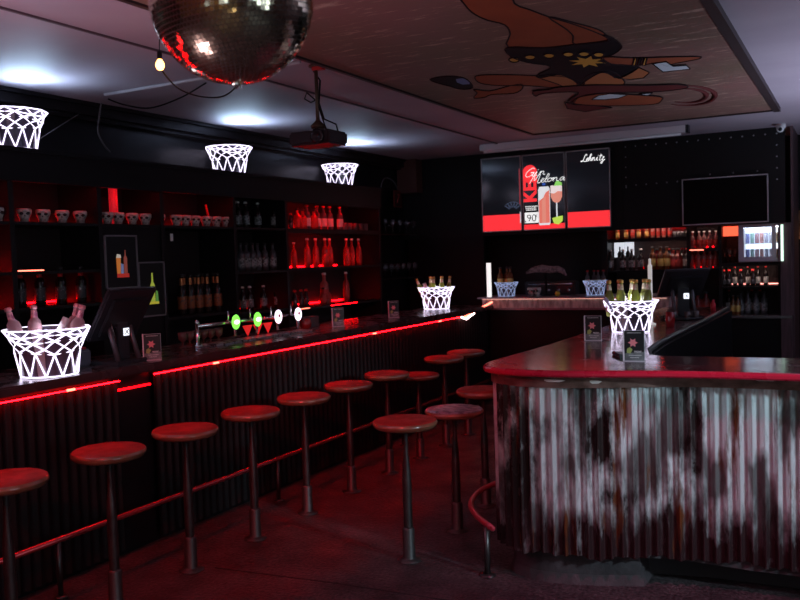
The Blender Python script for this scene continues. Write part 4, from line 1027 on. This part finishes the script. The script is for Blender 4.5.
for k in range(7):
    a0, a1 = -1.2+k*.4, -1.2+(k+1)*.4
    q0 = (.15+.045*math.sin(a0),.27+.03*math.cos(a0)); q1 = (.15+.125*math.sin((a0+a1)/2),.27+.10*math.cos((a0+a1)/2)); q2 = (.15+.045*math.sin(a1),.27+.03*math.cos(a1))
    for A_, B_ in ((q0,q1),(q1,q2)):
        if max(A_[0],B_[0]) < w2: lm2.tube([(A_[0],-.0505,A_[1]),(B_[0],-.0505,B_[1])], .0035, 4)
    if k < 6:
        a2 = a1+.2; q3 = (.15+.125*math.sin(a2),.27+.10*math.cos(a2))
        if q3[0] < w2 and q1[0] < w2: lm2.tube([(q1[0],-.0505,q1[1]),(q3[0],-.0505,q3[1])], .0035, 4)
lm2.build('shown_lattice', blu, T1)  # lattice reflection drawn on the screen as faintly glowing lines
sf(T1, rect(w2-.014,.33,w2,.78), glow('screen_red_edge', (.7,.08,.1), .35), 'shown_edge', 2)
sf(T1, rect(w2-.014,.10,w2,.24), glow('screen_white_edge', (.8,.8,.85), .7), 'shown_edge', 2)
T2, w2, h = screen('wall_screen', xs[1]+.0, xs[2]-.012, ZB, ZT, 'portrait wall screen showing a pink canned drink and a stemmed glass', scr_black)
sf(T2, rect(-w2,.014,w2,.075), R_, 'red_band')
cir = [(-w2+.09+.095*math.cos(a*PI/8), .72+.095*math.sin(a*PI/8)) for a in range(-1,10)]
sf(T2, [(-w2,.60),(-w2+.185,.60)]+[p for p in cir if p[1] > .6 and p[0] > -w2][:9]+[(-w2,.775)], R_, 'red_arch', 1)
text(T2, 'RE', .22, -w2+.095, .52, R_, 'headline_text', 2, rot=PI/2, sx=1.0, bold=.008) if False else None
text(T2, 'KE', .235, -w2+.093, .475, R_, 'headline_text', 2, rot=PI/2, sx=.92, bold=.009)
wht = glow('screen_white', (1,1,1), .95)
sf(T2, rect(-w2+.012,.24,-w2+.185,.315), glow('screen_dark', (.02,.02,.02), .2), 'text_panel', 1)
for k in range(3): text(T2, ('XXIIXXIX','IXXIXXI','XIXXIX')[k] if False else ('0,33l CAN','+ GLASS','LIME & ICE')[k], .026, -w2+.095, .30-k*.024, wht, 'small_text', 3, bold=.001) if False else None
for k in range(3):
    mbt = MB(); x = -w2+.02+k*.005
    while x < -w2+.17-k*.004:
        wl = random.uniform(.006,.018); mbt.box((x,-.0516,.294-k*.022),(x+wl,-.0510,.305-k*.022)); x += wl+.004
    mbt.build('small_text', wht, T2)
sf(T2, rect(-w2+.01,.095,-w2+.19,.225), wht, 'price_panel', 1)
text(T2, ',90', .13, -w2+.085, .150, glow('ink', (.01,.01,.015), .1), 'price_text', 3)
text(T2, '€', .06, -w2+.168, .178, glow('ink', (.01,.01,.015), .1), 'price_text', 3)
# can
pk = glow('screen_pink', (.95,.22,.17), .75); pk2 = glow('screen_coral', (.90,.32,.24), .75); sil = glow('screen_silver', (.80,.82,.86), .85)
CX = -.005
sf(T2, [(CX-.055,.06),(CX+.075,.06),(CX+.085,.085),(CX+.085,.50),(CX+.07,.535),(CX-.05,.535),(CX-.065,.50),(CX-.065,.085)], sil, 'drink_can_image', 1)
sf(T2, [(CX-.058,.085),(CX+.078,.085),(CX+.078,.49),(CX+.03,.46),(CX-.0,.40),(CX-.058,.36)], pk, 'drink_can_image', 2)
sf(T2, [(CX-.02,.09),(CX+.03,.09),(CX+.03,.42),(CX-.02,.36)], pk2, 'drink_can_image', 3)
sf(T2, rect(CX-.01,.55,CX+.03,.58), glow('screen_deepblue', (.05,.14,.6), .6), 'can_ring_image', 2)
# glass
GX = .165
sf(T2, [(GX-.075,.50),(GX+.07,.50),(GX+.07,.40),(GX+.045,.345),(GX,.32),(GX-.045,.345),(GX-.072,.40)], pk2, 'glass_image', 1)
sf(T2, [(GX-.075,.54),(GX+.07,.54),(GX+.07,.46),(GX+.02,.47),(GX-.03,.44),(GX-.075,.45)], glow('screen_foam', (.95,.80,.80), .8), 'glass_image', 2)
sf(T2, rect(GX-.008,.13,GX+.008,.33), sil, 'glass_image', 2)
sf(T2, [(GX-.05,.12),(GX+.06,.12),(GX+.06,.13),(GX,.145),(GX-.05,.13)], sil, 'glass_image', 2)
sf(T2, [(GX-.06,.14),(GX-.04,.075),(GX+.02,.06),(GX+.07,.10),(GX+.075,.165),(GX,.155)], glow('screen_lime', (.55,.80,.10), .85), 'lime_image', 4)
sf(T2, [(GX-.03,.535),(GX-.01,.58),(GX+.02,.60),(GX+.04,.585),(GX+.07,.57),(GX+.07,.535)], glow('screen_leaf', (.30,.75,.15), .8), 'mint_image', 3)
def script_text(t, strokes, m, name, r, lay=.0535):
    for st_ in strokes:
        P = smooth([(x,z) for x, z in st_], 5)
        MB().tube([(p.x,-lay,p.y) for p in P], r, 5).build(name, m, t)
# handwriting: 'Gin' over 'Melona'
def hw(word, x0, z0, s, sl=.35, rise=.0, wd=1.):
    G = {'G': [[(.55,.85),(.35,1.0),(.05,.6),(.05,.15),(.3,0),(.55,.3),(.6,.5),(.35,.45),(.6,.45),(.55,.1),(.75,.05)]],
         'i': [[(0,.1),(.12,.5),(.12,.1),(.3,.08)],[(.14,.68),(.16,.72)]],
         'n': [[(0,.1),(.08,.5),(.1,.05),(.1,.3),(.28,.48),(.34,.1),(.5,.08)]],
         'M': [[(0,0),(.15,.95),(.2,.95),(.3,.3),(.5,.98),(.6,.95),(.6,.05),(.8,.05)]],
         'e': [[(0,.15),(.22,.35),(.18,.5),(.05,.4),(.08,.08),(.3,.06)]],
         'l': [[(0,.1),(.22,.7),(.2,1.0),(.1,.9),(.08,.1),(.26,.06)]],
         'o': [[(.15,.48),(0,.3),(.08,.05),(.26,.12),(.28,.4),(.15,.48),(.4,.42)]],
         'a': [[(.28,.42),(.1,.46),(0,.2),(.12,.05),(.28,.4),(.28,.08),(.42,.08)]],
         'L': [[(.5,.8),(.42,1.0),(.28,.9),(.2,.3),(.05,.02),(-.1,.08),(.2,.12),(.45,0),(.62,.08)]],
         'h': [[(0,.1),(.22,.8),(.18,1.0),(.1,.9),(.06,.05),(.1,.3),(.26,.46),(.3,.1),(.44,.08)]],
         't': [[(.12,.9),(.1,.1),(.28,.06)],[(-.05,.62),(.32,.66)]],
         'z': [[(0,.42),(.28,.45),(.05,.08),(.22,.05),(.2,-.4),(.02,-.3),(.45,.1)]]}
    W = {'G':.72,'i':.36,'n':.56,'M':.78,'e':.28,'l':.24,'o':.36,'a':.40,'L':.58,'h':.42,'t':.34,'z':.4}
    out = []; x = 0
    for ch in word:
        for st_ in G[ch]: out.append([(x0+s*(wd*(x+px)+sl*pz), z0+s*(pz+rise*x)) for px, pz in st_])
        x += W[ch]
    return out
script_text(T2, hw('Gin', -w2+.02, .668, .105, .5, .08, 1.6), wht, 'script_text', .0034, .0535)
script_text(T2, hw('Melona', -w2+.085, .585, .10, .4, .03, 1.72), wht, 'script_text', .0034, .0535)
T3, w2, h = screen('wall_screen', xs[2]+.0, xs[3], ZB, ZT, 'portrait wall screen with white script at its top over a red band', scr_black)
sf(T3, rect(-w2,.014,w2,.200), R_, 'red_band')
script_text(T3, hw('Lehnitz', -.075, .80, .085, .3, 0, 1.12), wht, 'script_text', .0042, .0515)
screen('wall_screen', -1.80, -.885, 1.965, 2.495, 'wide switched off black wall screen above the lit fridge', scr_off, bez=.012)

# ================================================================== CEILING THINGS
lf = thing('fluorescent_batten', 'long switched off white fluorescent light fitting on the ceiling above the screens', 'ceiling light', (-2.78,9.50,ZC))
MB().box((-1.17,-.055,-.075),(1.17,.055,0)).build('housing', mat('batten_white', (.62,.55,.58), .35), lf, bevel=.006)
MB().tube([(-1.12,-.035,-.09),(1.12,-.035,-.09)], .014, 10).build('lamp_tube', mat('tube_off', (.7,.66,.68), .3), lf)
MB().box((1.17,-.05,-.08),(1.20,.05,0)).build('end_cap', dkplastic, lf)
sc_ = thing('security_camera', 'small white security camera on the ceiling above the post', 'camera', (-.74,10.12,ZC))
MB().lathe([(.05,0),(.05,-.03),(.045,-.05),(0,-.05)][::-1], 14).build('mount', white, sc_)
MB().tube([(0,0,-.04),(.0,-.09,-.065)], .036, 14).build('head', white, sc_)
MB().tube([(.0,-.088,-.064),(.0,-.10,-.068)], .020, 12).build('lens', blackgloss, sc_)
# projector
pj = thing('projector', 'black ceiling projector hanging on a pole with looping cables', 'projector', (-3.19,4.86,ZC))
MB().lathe([(.05,-.012),(.05,0)], 14).tube([(0,0,0),(0,0,-.40)], .013, 10).lathe([(.045,-.42),(.05,-.40),(.02,-.37),(.013,-.36)], 14).build('mount_pole', mat('pole_brass', (.10,.07,.05), .4, metal=.6), pj)
MB().box((-.16,-.12,-.535),(.16,.12,-.445)).build('body', dkplastic, pj, bevel=.014)
MB().lathe([(.0,0),(.045,.0),(.05,.03),(.035,.032),(0,.02)], 16, M=Matrix.Translation((.08,-.115,-.49)) @ Matrix.Rotation(PI/2,4,'X')).build('lens', blackgloss, pj)
MB().box((-.165,-.09,-.475),(-.158,-.02,-.462)).build('status_light', glow('blue_led', (.1,.2,1), 5), pj)
MB().tube([(-.03,0,-.02),(.02,.015,-.10),(.015,.0,-.25),(.05,0,-.36),(.13,.02,-.40),(.14,.03,-.46)], .006, 6).build('cable', black, pj)
MB().tube([(.02,.0,-.22),(-.05,0,-.24),(-.10,0,-.21),(-.08,0,-.17),(.0,0,-.24),(.04,0,-.36),(.07,0,-.45)], .005, 6).build('cable', black, pj)
MB().box((-.02,-.02,-.035),(.06,.02,-.012)).build('clamp', mat('clamp_red', (.5,.03,.03), .4), pj)
# conduit on the ceiling
cd_ = [at(105,94.5,'z',ZC-.012), at(300,62,'z',ZC-.012)]
tag(MB().tube([(p.x,p.y,p.z) for p in cd_], .012, 8).build('conduit', mat('conduit_white', (.5,.44,.48), .4)), 'thin pale cable conduit crossing the ceiling to the projector', 'conduit')
# string light with bulb
pb = at(160,65,'y',3.5)
sl_ = thing('string_bulb', 'single warm glowing bulb on a drooping black wire under the ceiling', 'bulb', tuple(pb))
MB().lathe([(.0,-.030),(.016,-.024),(.024,-.006),(.022,.010),(.012,.028),(.010,.034)], 16).build('bulb', mat('warm_bulb', (1,.6,.3), .4, emit=(1,.36,.09), estr=9), sl_)
MB().lathe([(.012,.03),(.014,.034),(.013,.07),(0,.075)], 12).build('socket', black, sl_)
q = [at(u,v,'y',3.55) for u, v in ((160,62),(163,72),(178,88),(198,96),(220,97),(233,90),(237,82))]
wr = smooth([(0,0)], 1)
def sm3(P, k=6):
    out = []
    for i in range(len(P)-1):
        p0,p1,p2,p3 = P[max(i-1,0)],P[i],P[i+1],P[min(i+2,len(P)-1)]
        for j in range(k):
            t_ = j/k; out.append(.5*((2*p1)+(p2-p0)*t_+(2*p0-5*p1+4*p2-p3)*t_*t_+(3*p1-p0-3*p2+p3)*t_**3))
    out.append(P[-1]); return out
MB().tube([p-pb for p in sm3(q)], .0045, 6).build('wire', black, sl_)
MB().tube([(0,0,.07),(.01,.0,ZC-pb.z)], .003, 6).build('hanger', black, sl_)
q = [at(u,v,'z',2.985-.03*(2-abs(i-2))) for i, (u, v) in enumerate(((108,99),(125,105),(150,108),(180,98),(206,83)))]
tag(MB().tube([p for p in sm3(q)], .006, 6).build('ceiling_cable', black), 'thin black cable sagging below the ceiling near the high ledge', 'cable')
q = [at(u,v,'x',-5.28) for u, v in ((105,97),(101,105),(99,118),(98,132),(104,145),(110,152))]
tag(MB().tube([p for p in sm3(q)], .007, 6).build('wall_cable', mat('cable_grey', (.12,.11,.12), .5)), 'grey cable hanging down the dark wall behind the ledge', 'cable')
q = [at(88,108,'x',-5.35), at(38,140,'x',-5.3)]
tag(MB().tube(q, .004, 6).build('wall_cable', mat('cable_grey', (.12,.11,.12), .5)), 'thin cable running slanted to the nearest ledge bucket', 'cable')
q = [at(u,v,'x',-5.452) for u, v in ((381,187),(383,180),(388,178),(394,182),(398,190))]
tag(MB().tube(sm3(q), .008, 6).build('cable_coil', mat('cable_grey', (.12,.11,.12), .5)), 'looped cable at the far end of the high ledge', 'cable')
for k, (u, v) in enumerate(((116,152),(322,176))): pass
# small speaker disc behind projector
p = at(340,154,'x',-5.42)
tag(MB().lathe([(0,0),(.06,0),(.062,.012),(.05,.02),(0,.022)], 18, M=Matrix.Translation(p) @ Matrix.Rotation(PI/2,4,'Y')).build('wall_sensor', mat('sensor_grey', (.35,.35,.4), .4)), 'round pale grey disc on the dark wall above the farthest ledge bucket', 'sensor')
# red exit style sign in far corner
p = at(397,199,'x',-5.40)
sg = thing('safety_sign', 'small dark red outlined sign in the far left corner', 'sign', tuple(p))
MB().box((0,-.10,-.11),(.012,.10,.11)).build('plate', mat('sign_red', (.16,.015,.012), .5), sg)
MB().box((.012,-.085,-.095),(.014,.085,.095)).build('field', mat('sign_field', (.045,.012,.012), .5), sg)
MB().tube([(.016,-.03,-.05),(.016,.04,.06)], .008, 5).tube([(.016,.04,.06),(.016,-.01,.055)], .007, 5).build('symbol', mat('sign_red_bright', (.35,.03,.03), .5), sg)
# glass shelves in far left corner
gs = thing('glass_rack', 'faint rack of upturned glasses in the dark far left corner', 'rack', (-5.2,9.55,0))
for z in (2.0,1.45):
    MB().box((-.22,-.55,z-.015),(.12,.55,z)).build('shelf', shm, gs)
MB().box((-.24,-.57,1.0),(-.22,.57,2.4)).build('back_board', black, gs)
for (z, us) in ((2.0,(377,382,388,394,400,406)),(1.45,(379,386,392,398,404,410,416))):
    for i, u in enumerate(us):
        y = min(10.0, max(9.06, at(u,240,'x',-5.15).y))
        y = 9.08+i*.94/(len(us)-1)
        WG.put((-5.15,y,z), 0, 'wine glass on the %s shelf of the dark corner rack, %s' % ('upper' if z > 1.8 else 'lower', nth(i,len(us))), 'glasses in the dark corner', 1.15)

# picture and shelf in the far right passage
pc = thing('framed_picture', 'warm lit brown picture on the wall past the post at the right edge', 'picture', (-.40,Y1+.295,1.86))
MB().box((-.24,-.03,-.05),(.24,0,.25)).build('print', mat('warm_print', (.35,.16,.05), .5, noise=((.12,.05,.02), 8, .3,.7,(1,1,1))), pc)
MB().box((-.28,-.035,-.09),(.28,0,-.055)).build('frame_edge', mat('wood_edge', (.45,.2,.07), .4), pc)
lamp('picture_lamp', 'SPOT', (-.2,Y1-.35,2.5), 9, (1,.55,.2), .04, (.35,0,0), 1.4)

# ================================================================== DISCO BALL
db = thing('disco_ball', 'large mirrored disco ball hanging from the ceiling', 'disco ball')
R = .215
c = Vector(((232-400)/F, (2-300)/F, 1)) * 2.28
ctr = EYE + Vector((DX.dot(c), DY.dot(c), DZ.dot(c)))
db.location = ctr
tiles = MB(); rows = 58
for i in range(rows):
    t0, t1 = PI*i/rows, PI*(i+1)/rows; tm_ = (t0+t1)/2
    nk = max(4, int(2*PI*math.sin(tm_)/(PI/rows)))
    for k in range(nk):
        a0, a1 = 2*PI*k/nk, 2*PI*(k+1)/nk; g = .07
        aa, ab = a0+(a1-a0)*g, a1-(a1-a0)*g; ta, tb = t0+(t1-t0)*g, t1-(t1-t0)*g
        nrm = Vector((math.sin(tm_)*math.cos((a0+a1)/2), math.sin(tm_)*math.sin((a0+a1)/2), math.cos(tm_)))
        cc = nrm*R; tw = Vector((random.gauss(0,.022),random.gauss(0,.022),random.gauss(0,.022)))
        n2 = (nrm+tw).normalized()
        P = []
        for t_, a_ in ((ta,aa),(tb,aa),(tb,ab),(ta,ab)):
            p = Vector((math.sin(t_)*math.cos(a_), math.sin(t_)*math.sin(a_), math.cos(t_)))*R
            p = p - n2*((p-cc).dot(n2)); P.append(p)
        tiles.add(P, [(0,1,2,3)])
me_t = tiles.build('mirror_tiles', mat('mirror_tile', (.92,.82,.58), .11, metal=1), db)  # gold tint in the tiles stands in for warm reflections
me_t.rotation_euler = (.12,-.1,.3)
MB().lathe([((R-.0025)*math.sin(PI*i/24), -(R-.0025)*math.cos(PI*i/24)) for i in range(25)], 40, caps=False).build('core', mat('ball_core', (.05,.05,.05), .5), db)
MB().lathe([(.03,R-.005),(.03,R+.02),(.008,R+.03),(.006,ZC-ctr.z)], 14).build('hanger', chrome, db)
MB().tube([(.0,0,-R-.012),(.012,0,-R-.004),(.02,0,-R-.014)], .003, 6).lathe([(.0,-R-.006),(.012,-R-.004),(.012,-R+.002)], 10).build('bottom_ring', chrome, db)

# ================================================================== LIGHTS
def aim(loc, tgt):
    d = Vector(tgt)-Vector(loc); return d.to_track_quat('-Z','Y').to_euler()
# coloured ceiling spots added as stand-ins for unseen sources
def added_spot(loc, tgt, e, col, ang, label, soft=.06):
    t = thing('added_spotlight', label, 'spotlight', loc)
    d = (Vector(tgt)-Vector(loc)).normalized(); Mr = Matrix.Rotation(0,4,'Z')
    q_ = d.to_track_quat('Z','Y').to_matrix().to_4x4()
    MB().lathe([(.05,-.14),(.06,-.12),(.06,.0),(.055,.0),(.05,-.02),(0,-.03)], 16, M=q_).tube([(0,0,0),(0,0,ZC-loc[2])], .01, 6).build('housing', black, t)
    lamp('added_spot_beam', 'SPOT', tuple(Vector(loc)+d*.03), e, col, soft, aim(loc, tgt), ang, blend=1)
added_spot((-1.2,.2,2.75), (-3.3,6.2,.7), 420, (1,.015,.03), .62, 'added unseen black ceiling spotlight with a red beam toward the left stools')
added_spot((-1.3,-.8,2.75), (-3.35,3.3,.7), 260, (1,.01,.02), .52, 'added unseen black ceiling spotlight with a red beam toward the nearest stools')
added_spot((3.2,2.5,2.3), (-.62,4.4,.76), 760, (.58,.86,1.0), .46, 'added unseen black ceiling spotlight with a cold white beam toward the corrugated bar', .12)
added_spot((-4.2,.9,2.75), (-1.0,4.4,.4), 80, (1,.20,.42), .9, 'added unseen black ceiling spotlight with a magenta beam toward the corrugated bar')
added_spot((-.1,3.0,2.8), (-.75,3.85,0), 130, (1,.07,.30), .95, 'added unseen black ceiling spotlight with a pink beam at the floor by the right bar')

def added_uplighter(loc, e, col, label, ang=2.4):  # floor cans added out of view to brighten ceiling and front room
    t = thing('added_floor_can', label, 'added_uplighter', loc)
    MB().lathe([(0,0),(.12,0),(.13,.02),(.13,.20),(.12,.20),(.11,.05),(0,.05)], 20).build('can', black, t)
    o = lamp('added_uplight', 'SPOT', (loc[0],loc[1],loc[2]+.16), e, col, .09, (PI,0,0), ang, blend=.9)
added_uplighter((-2.6,.9,0), 430, (1,.66,.80), 'added unseen black floor can shining up at the ceiling near the viewpoint')
added_uplighter((1.7,7.6,0), 850, (.66,.76,1.0), 'added unseen black floor can shining up at the ceiling behind the corrugated bar')
added_uplighter((1.2,-1.6,0), 160, (1,.72,.38), 'added unseen black floor can shining up in the front of the room')
added_spot((.3,-1.2,2.75), (.2,-1.8,0), 150, (1,.70,.30), 1.9, 'added unseen black ceiling spotlight with a warm beam in the front of the room')
w = bpy.data.worlds.new('World'); sc.world = w; w.use_nodes = True
w.node_tree.nodes['Background'].inputs[0].default_value = (.12,.10,.14,1); w.node_tree.nodes['Background'].inputs[1].default_value = .1

# ================================================================== CAMERA
cam = bpy.data.cameras.new('camera'); co_ = bpy.data.objects.new('camera', cam); COL.objects.link(co_)
cam.sensor_width = 36; cam.lens = F/800*36; cam.clip_start = .05
rgt = Vector((DX.x,DY.x,DZ.x)); up = -Vector((DX.y,DY.y,DZ.y)); bck = -Vector((DX.z,DY.z,DZ.z))
m3 = Matrix((rgt,up,bck)).transposed()
co_.matrix_world = Matrix.Translation(EYE) @ m3.to_4x4()
cam.dof.use_dof = True; cam.dof.focus_distance = 4.9; cam.dof.aperture_fstop = 4.0
sc.camera = co_
sc.view_settings.view_transform = 'Standard'; sc.view_settings.look = 'None'; sc.view_settings.gamma = 1; sc.view_settings.exposure = 0
sc.view_settings.use_curve_mapping = False
